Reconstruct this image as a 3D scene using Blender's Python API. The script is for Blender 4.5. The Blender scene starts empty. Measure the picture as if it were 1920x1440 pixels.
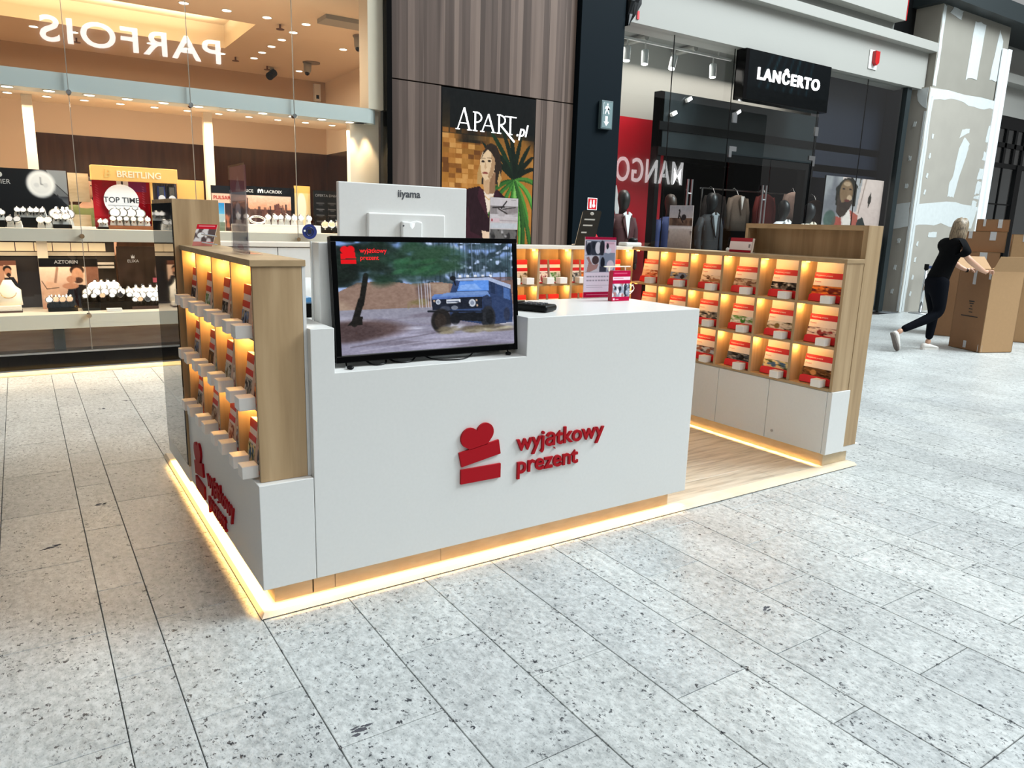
import bpy, bmesh, math, random
import numpy as np
from mathutils import Vector, Matrix

random.seed(11); np.random.seed(11)
RNG = np.random.RandomState(5)
S = bpy.context.scene
COL = S.collection
PI = math.pi

# ------------------------------------------------------------------ camera, sky, lights, exposure
def make_camera():
    f, yaw, pitch, roll = 1382.143, 0.58642, -0.21287, 0.029768
    fw = Vector((math.sin(yaw)*math.cos(pitch), math.cos(yaw)*math.cos(pitch), math.sin(pitch)))
    r = Vector((math.cos(yaw), -math.sin(yaw), 0)); u = r.cross(fw)
    c, s = math.cos(roll), math.sin(roll)
    R, U = c*r + s*u, -s*r + c*u
    cam = bpy.data.cameras.new('camera'); cam.sensor_width = 36; cam.lens = f*36/1920
    cam.clip_start = .05; cam.clip_end = 200
    o = bpy.data.objects.new('camera', cam); COL.objects.link(o)
    m = Matrix((R, U, -fw)).transposed().to_4x4(); m.translation = Vector((-0.6073, -2.5002, 1.4266))
    o.matrix_world = m
    S.camera = o
make_camera()

def srgb(c):
    if isinstance(c, str):
        c = [int(c[i:i+2], 16) for i in (0, 2, 4)]
    c = np.asarray(c, float)/255
    return np.where(c <= .04045, c/12.92, ((c+.055)/1.055)**2.4)

def make_world():
    w = bpy.data.worlds.new('hall_daylight'); S.world = w; w.use_nodes = True
    nt = w.node_tree; nt.nodes.clear()
    out = nt.nodes.new('ShaderNodeOutputWorld'); bg = nt.nodes.new('ShaderNodeBackground')
    tc = nt.nodes.new('ShaderNodeTexCoord'); sp = nt.nodes.new('ShaderNodeSeparateXYZ'); rp = nt.nodes.new('ShaderNodeValToRGB')
    nt.links.new(tc.outputs['Generated'], sp.inputs[0]); nt.links.new(sp.outputs['Z'], rp.inputs[0])
    e = rp.color_ramp.elements
    e[0].position = 0.0; e[0].color = (.33, .32, .31, 1)
    e[1].position = 1.0; e[1].color = (.95, 1.08, 1.16, 1)
    k = e.new(.25); k.color = (.56, .57, .57, 1)
    nt.links.new(rp.outputs[0], bg.inputs[0]); bg.inputs[1].default_value = WORLD
    nt.links.new(bg.outputs[0], out.inputs[0])

def light(kind, name, loc, energy, color=(1, 1, 1), size=1, size_y=None, target=None, spot=None, blend=.5, radius=None, parent=None, spread=None):
    l = bpy.data.lights.new(name, kind); l.energy = energy; l.color = color
    if kind == 'AREA':
        l.size = size
        if size_y: l.shape = 'RECTANGLE'; l.size_y = size_y
        if spread: l.spread = spread
    if kind == 'SPOT':
        l.spot_size = spot or 1.5; l.spot_blend = blend
    if radius is not None and kind in ('POINT', 'SPOT'): l.shadow_soft_size = radius
    o = bpy.data.objects.new(name, l); COL.objects.link(o); o.location = loc
    if target is not None and kind == 'AREA' and abs(target[0]-loc[0])+abs(target[1]-loc[1]) < 1e-4 and target[2] < loc[2]: pass
    elif target is not None:
        o.rotation_euler = (Vector(target)-Vector(loc)).to_track_quat('-Z', 'Y').to_euler()
    return o

WORLD = 0.62
make_world()
light('AREA', 'skylight_and_fill', (13.5, -3.4, 12.0), 4500, (.86, .955, 1), 9, 7, target=(3, 0.5, 0))
light('AREA', 'skylight_and_fill', (1.5, -6.0, 8.5), 250, (1, .97, .94), 6, 4, target=(1.5, 0, .4))  # unseen front fill added to light the counter face
WARM = (1, .57, .18)
SHOP = (1, .80, .58)
light('AREA', 'shop_ceiling_glow', (.9, 7.8, 3.6), 200, SHOP, 4.5, 3.0, target=(.9, 7.8, 0))
light('AREA', 'soffit_glow', (.9, 5.72, 2.38), 85, SHOP, 3.6, .35, target=(.9, 5.72, 0))
light('AREA', 'lower_case_glow', (.6, 5.62, 1.13), 26, SHOP, 3.6, .25, target=(.6, 5.62, 0))
light('AREA', 'plinth_glow', (.3, 5.27, .15), 26, (1, .78, .52), 4.8, .04, target=(.3, 5.27, 0))
light('AREA', 'menswear_glow', (9, 6.5, 3.98), 60, (1, .93, .86), 5, .6, target=(9, 6.5, 0))
light('AREA', 'menswear_glow', (7.0, 5.9, 3.5), 16, (1, .93, .86), 1.2, .5, target=(7.0, 6.3, 1.2))
light('AREA', 'menswear_glow', (7.9, 6.3, 3.2), 9, (.92, 1, .97), 2.4, .3, target=(7.9, 6.5, 4.3))  # added uplight that brightens the shop's upper wall and ceiling
light('AREA', 'plinth_strip_glow', (1.10, .030, .104), 4.2, WARM, 2.1, .012, target=(1.10, .030, 0), spread=.95)
light('AREA', 'plinth_strip_glow', (.030, 1.02, .104), 6.0, WARM, .012, 1.95, target=(.030, 1.02, 0), spread=1.2)
light('AREA', 'plinth_strip_glow', (3.387, .98, .104), 4.0, WARM, .012, 1.8, target=(3.387, .98, 0), spread=.9)
S.view_settings.view_transform = 'Standard'; S.view_settings.look = 'None'
S.view_settings.gamma = 1; S.view_settings.use_curve_mapping = False
S.view_settings.exposure = 0.0

# ------------------------------------------------------------------ materials
MATS = {}
def base_mat(name):
    m = bpy.data.materials.new(name); m.use_nodes = True
    nt = m.node_tree; b = nt.nodes['Principled BSDF']
    return m, nt, b
def M(name, col, rough=.5, metal=0, spec=.5, emit=0, emcol=None, alpha=1, bump=0, bscale=80, vary=0, coat=0):
    if name in MATS: return MATS[name]
    m, nt, b = base_mat(name); L = nt.links
    c = srgb(col)
    b.inputs['Base Color'].default_value = (*c, 1); b.inputs['Roughness'].default_value = rough
    b.inputs['Metallic'].default_value = metal; b.inputs['Specular IOR Level'].default_value = spec
    b.inputs['Coat Weight'].default_value = coat
    if emit:
        b.inputs['Emission Color'].default_value = (*(srgb(emcol) if emcol is not None else c), 1); b.inputs['Emission Strength'].default_value = emit
    if alpha < 1: b.inputs['Alpha'].default_value = alpha
    tc = nt.nodes.new('ShaderNodeTexCoord'); n = nt.nodes.new('ShaderNodeTexNoise'); n.inputs['Scale'].default_value = bscale
    L.new(tc.outputs['Object'], n.inputs['Vector'])
    if bump:
        bp = nt.nodes.new('ShaderNodeBump'); bp.inputs['Strength'].default_value = bump; bp.inputs['Distance'].default_value = .002
        L.new(n.outputs['Fac'], bp.inputs['Height']); L.new(bp.outputs[0], b.inputs['Normal'])
    if not emit:
        mx = nt.nodes.new('ShaderNodeMix'); mx.data_type = 'RGBA'
        v = max(vary, .03)
        mx.inputs[6].default_value = (*(c*(1-v)), 1); mx.inputs[7].default_value = (*np.minimum(c*(1+v), 1), 1)
        L.new(n.outputs['Fac'], mx.inputs[0]); L.new(mx.outputs[2], b.inputs['Base Color'])
    MATS[name] = m
    return m
def wood(name, cols, scale=(9, 9, .6), rough=.5, strips=None, world=False, distort=2, spec=.4):
    if name in MATS: return MATS[name]
    m, nt, b = base_mat(name); L = nt.links
    tc = nt.nodes.new('ShaderNodeTexCoord'); mp = nt.nodes.new('ShaderNodeMapping'); mp.inputs['Scale'].default_value = scale
    src = tc.outputs['Object']
    if world: src = nt.nodes.new('ShaderNodeNewGeometry').outputs['Position']
    L.new(src, mp.inputs[0])
    n = nt.nodes.new('ShaderNodeTexNoise'); n.inputs['Scale'].default_value = 3; n.inputs['Detail'].default_value = 8; n.inputs['Distortion'].default_value = distort*.2
    L.new(mp.outputs[0], n.inputs['Vector'])
    fac = n.outputs['Fac']
    if strips:
        mp2 = nt.nodes.new('ShaderNodeMapping'); mp2.inputs['Scale'].default_value = strips
        L.new(src, mp2.inputs[0])
        vo = nt.nodes.new('ShaderNodeTexVoronoi'); vo.voronoi_dimensions = '3D'; vo.inputs['Scale'].default_value = 1
        L.new(mp2.outputs[0], vo.inputs['Vector'])
        sp = nt.nodes.new('ShaderNodeSeparateColor'); L.new(vo.outputs['Color'], sp.inputs[0])
        mix = nt.nodes.new('ShaderNodeMix'); mix.inputs[0].default_value = .55
        L.new(fac, mix.inputs[2]); L.new(sp.outputs[0], mix.inputs[3]); fac = mix.outputs[0]
    rp = nt.nodes.new('ShaderNodeValToRGB'); e = rp.color_ramp.elements
    e[0].position = .25 if strips else .32; e[1].position = .75 if strips else .68
    e[0].color = (*srgb(cols[0]), 1); e[1].color = (*srgb(cols[-1]), 1)
    if len(cols) > 2: e.new(.5).color = (*srgb(cols[1]), 1)
    L.new(fac, rp.inputs[0]); L.new(rp.outputs[0], b.inputs['Base Color'])
    b.inputs['Roughness'].default_value = rough; b.inputs['Specular IOR Level'].default_value = spec
    MATS[name] = m
    return m
def stone(name):
    m, nt, b = base_mat(name); L = nt.links
    pos = nt.nodes.new('ShaderNodeNewGeometry').outputs['Position']
    mp = nt.nodes.new('ShaderNodeMapping'); mp.inputs['Scale'].default_value = (1.0, .62, 1); L.new(pos, mp.inputs[0])
    def noise(sc, det=6, rough=.6):
        n = nt.nodes.new('ShaderNodeTexNoise'); n.inputs['Scale'].default_value = sc; n.inputs['Detail'].default_value = det; n.inputs['Roughness'].default_value = rough
        L.new(mp.outputs[0], n.inputs['Vector']); return n.outputs['Fac']
    def ramp(src, p0, c0, p1, c1):
        r = nt.nodes.new('ShaderNodeValToRGB'); e = r.color_ramp.elements
        e[0].position = p0; e[0].color = c0; e[1].position = p1; e[1].color = c1
        L.new(src, r.inputs[0]); return r.outputs[0]
    def mix(f, a, bb, mode='MIX'):
        x = nt.nodes.new('ShaderNodeMix'); x.data_type = 'RGBA'; x.blend_type = mode
        if isinstance(f, float): x.inputs[0].default_value = f
        else: L.new(f, x.inputs[0])
        for i, v in ((6, a), (7, bb)):
            if isinstance(v, tuple): x.inputs[i].default_value = v
            else: L.new(v, x.inputs[i])
        return x.outputs[2]
    oi = nt.nodes.new('ShaderNodeObjectInfo')
    c1 = ramp(noise(4.5, 5), .34, (*srgb('a3a6a4'), 1), .66, (*srgb('bdc0be'), 1))
    c2 = ramp(noise(42, 6, .75), .36, (*srgb('858888'), 1), .60, (*srgb('d6d8d6'), 1))
    c = mix(.55, c1, c2)
    big = ramp(noise(1.1, 3), .35, (.86, .86, .86, 1), .65, (1.08, 1.08, 1.08, 1)); c = mix(1.0, c, big, 'MULTIPLY')
    tone = ramp(oi.outputs['Random'], 0, (.90, .91, .92, 1), 1, (1.05, 1.05, 1.04, 1)); c = mix(1.0, c, tone, 'MULTIPLY')
    # dark pits
    def pits(sc, p0, p1, warp):
        wn = nt.nodes.new('ShaderNodeTexNoise'); wn.inputs['Scale'].default_value = sc*2.2; wn.inputs['Detail'].default_value = 2; L.new(mp.outputs[0], wn.inputs['Vector'])
        ad = nt.nodes.new('ShaderNodeVectorMath'); ad.operation = 'MULTIPLY_ADD'; ad.inputs[1].default_value = (warp, warp*.5, 0); L.new(wn.outputs['Color'], ad.inputs[0]); L.new(mp.outputs[0], ad.inputs[2])
        vo = nt.nodes.new('ShaderNodeTexVoronoi'); vo.inputs['Scale'].default_value = sc; L.new(ad.outputs[0], vo.inputs['Vector'])
        return ramp(vo.outputs['Distance'], p0, (1, 1, 1, 1), p1, (0, 0, 0, 1))
    d = pits(36, .13, .20, .05); d2 = pits(75, .16, .27, .03)
    k = ramp(noise(14, 3), .42, (0, 0, 0, 1), .50, (1, 1, 1, 1))
    spots = mix(1.0, mix(1.0, d, k, 'MULTIPLY'), mix(1.0, d2, ramp(noise(8, 3), .44, (0, 0, 0, 1), .54, (1, 1, 1, 1)), 'MULTIPLY'), 'LIGHTEN')
    c = mix(spots, c, (*srgb('303338'), 1))
    fine = ramp(noise(120, 3, .8), .30, (*srgb('54585c'), 1), .44, (1, 1, 1, 1)); c = mix(.75, c, mix(1.0, c, fine, 'MULTIPLY'))
    L.new(c, b.inputs['Base Color'])
    b.inputs['Roughness'].default_value = .36
    bp = nt.nodes.new('ShaderNodeBump'); bp.inputs['Strength'].default_value = .25; bp.inputs['Distance'].default_value = .002
    L.new(noise(60, 4), bp.inputs['Height']); L.new(bp.outputs[0], b.inputs['Normal'])
    MATS[name] = m
    return m
def glass(name, tint=(1, 1, 1), ior=1.5, extra=0.0):
    m = bpy.data.materials.new(name); m.use_nodes = True; nt = m.node_tree; nt.nodes.clear(); L = nt.links
    o = nt.nodes.new('ShaderNodeOutputMaterial'); t = nt.nodes.new('ShaderNodeBsdfTransparent'); g = nt.nodes.new('ShaderNodeBsdfGlossy')
    t.inputs[0].default_value = (*tint, 1); g.inputs['Roughness'].default_value = .0
    fr = nt.nodes.new('ShaderNodeFresnel'); fr.inputs[0].default_value = ior
    mx = nt.nodes.new('ShaderNodeMixShader'); ge = nt.nodes.new('ShaderNodeNewGeometry'); sb = nt.nodes.new('ShaderNodeMath'); sb.operation = 'SUBTRACT'; sb.inputs[0].default_value = 1
    ml = nt.nodes.new('ShaderNodeMath'); ml.operation = 'MULTIPLY'; L.new(ge.outputs['Backfacing'], sb.inputs[1]); L.new(fr.outputs[0], ml.inputs[0]); L.new(sb.outputs[0], ml.inputs[1])
    L.new(ml.outputs[0], mx.inputs[0]); L.new(t.outputs[0], mx.inputs[1]); L.new(g.outputs[0], mx.inputs[2]); L.new(mx.outputs[0], o.inputs[0])
    MATS[name] = m; return m
def vcol(name, emit=0, rough=.45):
    m, nt, b = base_mat(name)
    a = nt.nodes.new('ShaderNodeAttribute'); a.attribute_name = 'Col'; b.inputs['Specular IOR Level'].default_value = .05
    nt.links.new(a.outputs['Color'], b.inputs['Base Color']); b.inputs['Roughness'].default_value = rough
    if emit:
        nt.links.new(a.outputs['Color'], b.inputs['Emission Color']); b.inputs['Emission Strength'].default_value = emit
        b.inputs['Base Color'].default_value = (0, 0, 0, 1); nt.links.remove(b.inputs['Base Color'].links[0])
        b.inputs['Base Color'].default_value = (.01, .01, .01, 1)
    MATS[name] = m; return m

WHITE = M('white_laminate', 'dfdfdc', .32)
WHITEG = M('white_gloss', 'e4e5e3', .15)
CUBEW = M('white_cube', 'f0ece6', .4)
OAK = wood('oak_veneer', ['9f8360', 'ae926d', 'bb9f7a'], (7, 7, .4), .5)
OAKH = wood('oak_board', ['a28864', 'b89c77'], (3, 3, 9), .5)
PALEOAK = wood('pale_oak', ['cbb592', 'dbc7a6'], (3, 3, 12), .45)
EDGE = wood('platform_edge', ['dccbb0', 'ead9c0'], (2, 2, 9), .4)
PLANKM = wood('inner_plank', ['a89c8a', 'c9bda9', 'd6ccba'], (1.2, 14, 4), .35, world=True)
WALNUT = wood('walnut_panel', ['483a33', '605048', '78665c'], (6, 6, .22), .6, strips=(19, 1, .12), spec=.2)
BLACK = M('black_satin', '08090a', .4, spec=.15)
BLACKG = M('black_gloss', '040405', .08, spec=.2)
NAVYB = M('dark_slate', '0c161c', .6, spec=.06)
GREY = M('grey_paint', '7d7e7a', .6)
LGREY = M('pale_grey', '9c9b95', .6)
RED = M('red_print', 'd3121f', .4)
CRIM = M('crimson', 'b01030', .4)
DRED = M('deep_red_letter', 'a80718', .5, spec=.2)
CREAM = M('cream_card', 'f1e2d3', .45)
CREAMW = M('cream_wall', 'e8d8c2', .6)
BEIGE = M('beige_wall', 'bda48c', .6)
IVORY = M('ivory_ledge', 'd8cfc0', .4)
DBROWN = wood('dark_brown_wall', ['2e1a12', '43281c'], (4, 4, .4), .18)
SALMON = wood('salmon_wood', ['b38e73', 'c9a78b'], (1, 1, 9), .5)
METAL = M('brushed_metal', 'b9bbbd', .28, 1)
CHROME = M('chrome', 'dcdee0', .12, 1)
MIRROR = M('black_mirror', '5c5c62', .03, 1)
STONE = stone('stone_tile')
GROUT = M('dark_grout', '55585a', .8)
GLASS = glass('clear_glass', (.97, .985, .98), 1.8)
ACRYL = glass('acrylic', (.93, .93, .95), 1.35)
PRINT = vcol('printed_colours'); SCREEN = vcol('screen_picture', 1.0, .15); LBOX = vcol('backlit_picture', 1.0, .3)
LAMPW = M('lamp_warm', 'fff0d8', .5, emit=5); LAMPC = M('lamp_cool', 'ffffff', .5, emit=6)
LED = M('led_amber', 'ffd060', .5, emit=6, emcol='ffca60')
SIGNW = M('sign_white', 'ffffff', .5, emit=1.5)
REFL = M('bright_letter', 'ffffff', .5, emit=12)
REFLR = M('soft_letter', 'ffffff', .5, emit=5)
STEEL = M('dark_steel', '1a2325', .5)
CARD = M('cardboard', 'a8845c', .75, vary=.06, bscale=30); CARDD = M('shaded_brown_cardboard', '86603f', .75, vary=.06, bscale=30)  # the browner copy paints shade on the cartons' darker sides
TAPE = M('grey_tape', 'b9b9b9', .3, vary=.2)
BLKPRINT = M('black_ink', '15120f', .6)
GREYTXT = M('grey_ink', '4a4d52', .5)

# ------------------------------------------------------------------ builders
WL = {}
def wl(o):
    return WL.get(o.name, Vector((0, 0, 0))) if o is not None else Vector((0, 0, 0))
def tag(o, label=None, cat=None, group=None, kind=None):
    if label: o['label'] = label
    if cat: o['category'] = cat
    if group: o['group'] = group
    if kind: o['kind'] = kind
    return o
def thing(name, label, cat, loc=(0, 0, 0), group=None):
    o = bpy.data.objects.new(name, None); COL.objects.link(o); o.location = loc; o.empty_display_size = .05
    WL[o.name] = Vector(loc)
    return tag(o, label, cat, group)
def tree(o, loc, rz=None, label=None, kids=True):
    c = o.copy(); COL.objects.link(c); c.location = loc
    if rz is not None: c.rotation_euler = (0, 0, rz)
    if label: c['label'] = label
    WL[c.name] = Vector(loc)
    def kid(src, dst):
        for ch in src.children:
            d = ch.copy(); COL.objects.link(d); d.parent = dst; kid(ch, d)
    if kids: kid(o, c)
    return c

class MB:
    def __init__(s): s.v = []; s.f = []; s.m = []
    def add(s, vs, fs, mi=0):
        n = len(s.v); s.v += [tuple(p) for p in vs]; s.f += [tuple(i+n for i in f) for f in fs]
        s.m += [mi]*len(fs); return s
    def box(s, x0, x1, y0, y1, z0, z1, mi=0):
        v = [(x, y, z) for z in (z0, z1) for y in (y0, y1) for x in (x0, x1)]
        return s.add(v, [(0, 2, 3, 1), (4, 5, 7, 6), (0, 1, 5, 4), (2, 6, 7, 3), (0, 4, 6, 2), (1, 3, 7, 5)], mi)
    def obox(s, c, size, mat=None, mi=0):
        mat = mat or Matrix.Identity(3); c = Vector(c); a, b, d = [k/2 for k in size]
        v = [c + mat @ Vector((x, y, z)) for z in (-d, d) for y in (-b, b) for x in (-a, a)]
        return s.add(v, [(0, 2, 3, 1), (4, 5, 7, 6), (0, 1, 5, 4), (2, 6, 7, 3), (0, 4, 6, 2), (1, 3, 7, 5)], mi)
    def prism(s, poly, o, u, v, n, d, mi=0):
        o, u, v, n = Vector(o), Vector(u), Vector(v), Vector(n)
        a = [o+u*p[0]+v*p[1] for p in poly]; b = [p+n*d for p in a]; k = len(a)
        return s.add(a+b, [tuple(range(k))[::-1], tuple(range(k, 2*k))]+[(i, (i+1) % k, k+(i+1) % k, k+i) for i in range(k)], mi)
    def cyl(s, p0, p1, r0, r1=None, seg=14, mi=0):
        r1 = r0 if r1 is None else r1
        return s.loft([ring(p0, Vector(p1)-Vector(p0), r0, r0, seg), ring(p1, Vector(p1)-Vector(p0), r1, r1, seg)], mi)
    def loft(s, rings, mi=0, caps=True):
        k = len(rings[0]); v = [p for r in rings for p in r]; f = []
        for j in range(len(rings)-1):
            for i in range(k):
                f.append((j*k+i, j*k+(i+1) % k, (j+1)*k+(i+1) % k, (j+1)*k+i))
        if caps: f += [tuple(range(k))[::-1], tuple(range((len(rings)-1)*k, len(rings)*k))]
        return s.add(v, f, mi)
    def tube(s, pts, r, seg=8, mi=0):
        pts = [Vector(p) for p in pts]; rs = r if isinstance(r, (list, tuple)) else [r]*len(pts); R = []
        for i, p in enumerate(pts):
            d = pts[min(i+1, len(pts)-1)]-pts[max(i-1, 0)]
            R.append(ring(p, d, rs[i], rs[i], seg))
        return s.loft(R, mi)
    def ell(s, c, rx, ry, rz, seg=16, rings=9, mi=0, rot=None):
        c = Vector(c); R = []
        for j in range(rings+1):
            t = PI*j/rings; t = min(max(t, .03), PI-.03)
            ringv = []
            for i in range(seg):
                a = 2*PI*i/seg; p = Vector((rx*math.sin(t)*math.cos(a), ry*math.sin(t)*math.sin(a), -rz*math.cos(t)))
                ringv.append(c+(rot @ p if rot else p))
            R.append(ringv)
        return s.loft(R, mi)
    def text(s, body, o, u, v, size, d=.002, mi=0, align='LEFT', off=0, sx=1, space=1):
        vs, fs = text_mesh(body, size, align, off, space)
        o, u, v = Vector(o), Vector(u).normalized(), Vector(v).normalized(); n = u.cross(v)
        # faces front at d, ring sides
        k = len(vs)
        a = [o+u*p[0]*sx+v*p[1]+n*d for p in vs]
        s.add(a, fs, mi)
        if d > .0015:
            from collections import Counter
            ed = {}
            for f in fs:
                for i in range(len(f)):
                    e = (f[i], f[(i+1) % len(f)]); ed[e] = 1
            side = [e for e in ed if (e[1], e[0]) not in ed]
            b = [p-n*d for p in a]
            s.add(a+b, [(e[1], e[0], e[0]+k, e[1]+k) for e in side], mi)
        return s
    def build(s, name, mats, parent=None, smooth=False, bevel=0, origin=None, seg=2):
        me = bpy.data.meshes.new(name)
        o0 = Vector(origin) if origin is not None else wl(root_of(parent))
        me.from_pydata([tuple(Vector(p)-o0) for p in s.v], [], s.f)
        mats = mats if isinstance(mats, (list, tuple)) else [mats]
        for m in mats: me.materials.append(m)
        me.polygons.foreach_set('material_index', s.m)
        if smooth: me.polygons.foreach_set('use_smooth', [True]*len(s.f))
        bm = bmesh.new(); bm.from_mesh(me); bmesh.ops.recalc_face_normals(bm, faces=bm.faces[:]); bm.to_mesh(me); bm.free()
        o = bpy.data.objects.new(name, me); COL.objects.link(o)
        if parent is not None: o.parent = parent
        elif origin is not None: o.location = origin; WL[o.name] = Vector(origin)
        if bevel:
            bv = o.modifiers.new('bevel', 'BEVEL'); bv.width = bevel; bv.segments = seg; bv.limit_method = 'ANGLE'
        return o
def root_of(o):
    while o is not None and o.parent is not None: o = o.parent
    return o
def ring(c, d, rx, ry, seg=14, up=None):
    c, d = Vector(c), Vector(d).normalized()
    a = Vector(up) if up is not None else (Vector((0, 0, 1)) if abs(d.z) < .9 else Vector((1, 0, 0)))
    x = d.cross(a).normalized(); y = d.cross(x).normalized()
    return [c+x*rx*math.cos(2*PI*i/seg)+y*ry*math.sin(2*PI*i/seg) for i in range(seg)]
def hring(cx, cy, z, rx, ry, seg=20, rz=0, p=2.0):
    out = []
    for i in range(seg):
        a = 2*PI*i/seg; c, s = math.cos(a), math.sin(a)
        x = rx*math.copysign(abs(c)**(2/p), c); y = ry*math.copysign(abs(s)**(2/p), s)
        out.append(Vector((cx+x*math.cos(rz)-y*math.sin(rz), cy+x*math.sin(rz)+y*math.cos(rz), z)))
    return out
TXT = {}
def text_mesh(body, size, align, off, space=1):
    key = (body, size, align, off, space)
    if key not in TXT:
        cu = bpy.data.curves.new('t', 'FONT'); cu.body = body; cu.size = size; cu.align_x = align; cu.offset = off; cu.space_character = space
        cu.resolution_u = 5
        o = bpy.data.objects.new('t', cu); COL.objects.link(o)
        dg = bpy.context.evaluated_depsgraph_get(); me = bpy.data.meshes.new_from_object(o.evaluated_get(dg))
        bm = bmesh.new(); bm.from_mesh(me); bmesh.ops.remove_doubles(bm, verts=bm.verts[:], dist=size*1e-4)
        bm.normal_update()
        for f in bm.faces:
            if f.normal.z < 0: f.normal_flip()
        bm.verts.index_update()
        TXT[key] = ([(v.co.x, v.co.y) for v in bm.verts], [tuple(v.index for v in f.verts) for f in bm.faces])
        bm.free(); bpy.data.objects.remove(o); bpy.data.curves.remove(cu); bpy.data.meshes.remove(me)
    return TXT[key]

class Canvas:
    """A small painted picture; u to the right, v downwards, 0..1; stored as vertex colours on a flat printed sheet."""
    def __init__(s, w, h, bg=(255, 255, 255)):
        s.w, s.h = w, h; s.a = np.zeros((h, w, 3))+np.array(hexc(bg))
        s.X, s.Y = np.meshgrid((np.arange(w)+.5)/w, (np.arange(h)+.5)/h)
        s.soft = 1.0/h
    def put(s, mask, c, al=1):
        m = np.clip(mask, 0, 1)[..., None]*al; s.a = s.a*(1-m)+np.array(hexc(c))*m; return s
    def rect(s, x0, y0, x1, y1, c, al=1):
        return s.put(((s.X >= x0) & (s.X < x1) & (s.Y >= y0) & (s.Y < y1)).astype(float), c, al)
    def ell(s, cx, cy, rx, ry, c, al=1, rot=0, soft=.08):
        dx, dy = s.X-cx, s.Y-cy; k = s.h/s.w
        dx = dx/k; ca, sa = math.cos(rot), math.sin(rot)
        x, y = dx*ca+dy*sa, -dx*sa+dy*ca
        d = np.sqrt((x/(rx/k))**2+(y/ry)**2)
        return s.put((1+soft-d)/(2*soft), c, al)
    def poly(s, pts, c, al=1):
        ins = np.zeros(s.X.shape, bool); j = len(pts)-1
        for i in range(len(pts)):
            xi, yi = pts[i]; xj, yj = pts[j]
            if yi != yj:
                ins ^= ((yi > s.Y) != (yj > s.Y)) & (s.X < (xj-xi)*(s.Y-yi)/(yj-yi)+xi)
            j = i
        return s.put(ins.astype(float), c, al)
    def line(s, x0, y0, x1, y1, w, c, al=1):
        k = s.w/s.h; dx, dy = (x1-x0)*k, y1-y0; L = dx*dx+dy*dy+1e-12
        t = np.clip(((s.X-x0)*k*dx+(s.Y-y0)*dy)/L, 0, 1)
        d = np.hypot((s.X-x0)*k-t*dx, s.Y-y0-t*dy)
        return s.put((w/2+s.soft/2-d)/s.soft, c, al)
    def vgrad(s, y0, y1, c0, c1, x0=0, x1=1, al=1):
        t = np.clip((s.Y-y0)/(y1-y0), 0, 1)[..., None]; g = np.array(hexc(c0))*(1-t)+np.array(hexc(c1))*t
        m = (((s.Y >= y0) & (s.Y < y1) & (s.X >= x0) & (s.X < x1)).astype(float)*al)[..., None]
        s.a = s.a*(1-m)+g*m; return s
    def nz(s, n, sx=1, sy=1):
        gw, gh = max(2, int(n*sx)), max(2, int(n*sy)); g = RNG.rand(gh+1, gw+1)
        x, y = s.X*gw*.999, s.Y*gh*.999; i, j = x.astype(int), y.astype(int); fx, fy = x-i, y-j
        fx = fx*fx*(3-2*fx); fy = fy*fy*(3-2*fy)
        return (g[j, i]*(1-fx)+g[j, i+1]*fx)*(1-fy)+(g[j+1, i]*(1-fx)+g[j+1, i+1]*fx)*fy
    def blotch(s, c, n, thr, y0=0, y1=1, x0=0, x1=1, al=1, sx=1, sy=1, k=6):
        m = np.clip((s.nz(n, sx, sy)*.65+s.nz(n*2.3, sx, sy)*.35-thr)*k, 0, 1)*((s.Y >= y0) & (s.Y < y1) & (s.X >= x0) & (s.X < x1))
        return s.put(m, c, al)
    def grain(s, amt, n=20):
        s.a = np.clip(s.a+((s.nz(n)*.5+s.nz(n*2)*.5)-.5)[..., None]*amt, 0, 255); return s
def hexc(c):
    return [int(c[i:i+2], 16) for i in (0, 2, 4)] if isinstance(c, str) else list(c)
def picture(name, cv, o, u, v, mat, parent=None):
    """flat printed sheet: o = top left corner, u = across, v = down"""
    me = sheet_mesh(name, cv, Vector(o)-wl(root_of(parent)), Vector(u), Vector(v), mat)
    ob = bpy.data.objects.new(name, me); COL.objects.link(ob); ob.parent = parent
    return ob
def sheet_mesh(name, cv, o, u, v, mat):
    w, h = cv.w, cv.h
    i, j = np.meshgrid(np.arange(w)/(w-1), np.arange(h)/(h-1))
    P = np.array(o)[None]+i.reshape(-1, 1)*np.array(u)[None]+j.reshape(-1, 1)*np.array(v)[None]
    q = (np.arange(h-1)[:, None]*w+np.arange(w-1)[None]).reshape(-1)
    F = np.stack([q, q+w, q+w+1, q+1], 1)
    me = bpy.data.meshes.new(name)
    me.vertices.add(w*h); me.vertices.foreach_set('co', P.reshape(-1))
    me.loops.add(F.size); me.loops.foreach_set('vertex_index', F.reshape(-1))
    me.polygons.add(len(F)); me.polygons.foreach_set('loop_start', np.arange(len(F))*4); me.polygons.foreach_set('loop_total', np.full(len(F), 4))
    me.update(); me.validate()
    at = me.attributes.new('Col', 'FLOAT_COLOR', 'POINT')
    c = np.ones((w*h, 4)); c[:, :3] = srgb(cv.a.reshape(-1, 3)); at.data.foreach_set('color', c.reshape(-1))
    me.materials.append(mat)
    return me
ORD = ['first', 'second', 'third', 'fourth', 'fifth', 'sixth', 'seventh', 'eighth', 'ninth', 'tenth', 'eleventh', 'twelfth']
X, Y, Z = Vector((1, 0, 0)), Vector((0, 1, 0)), Vector((0, 0, 1))

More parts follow.
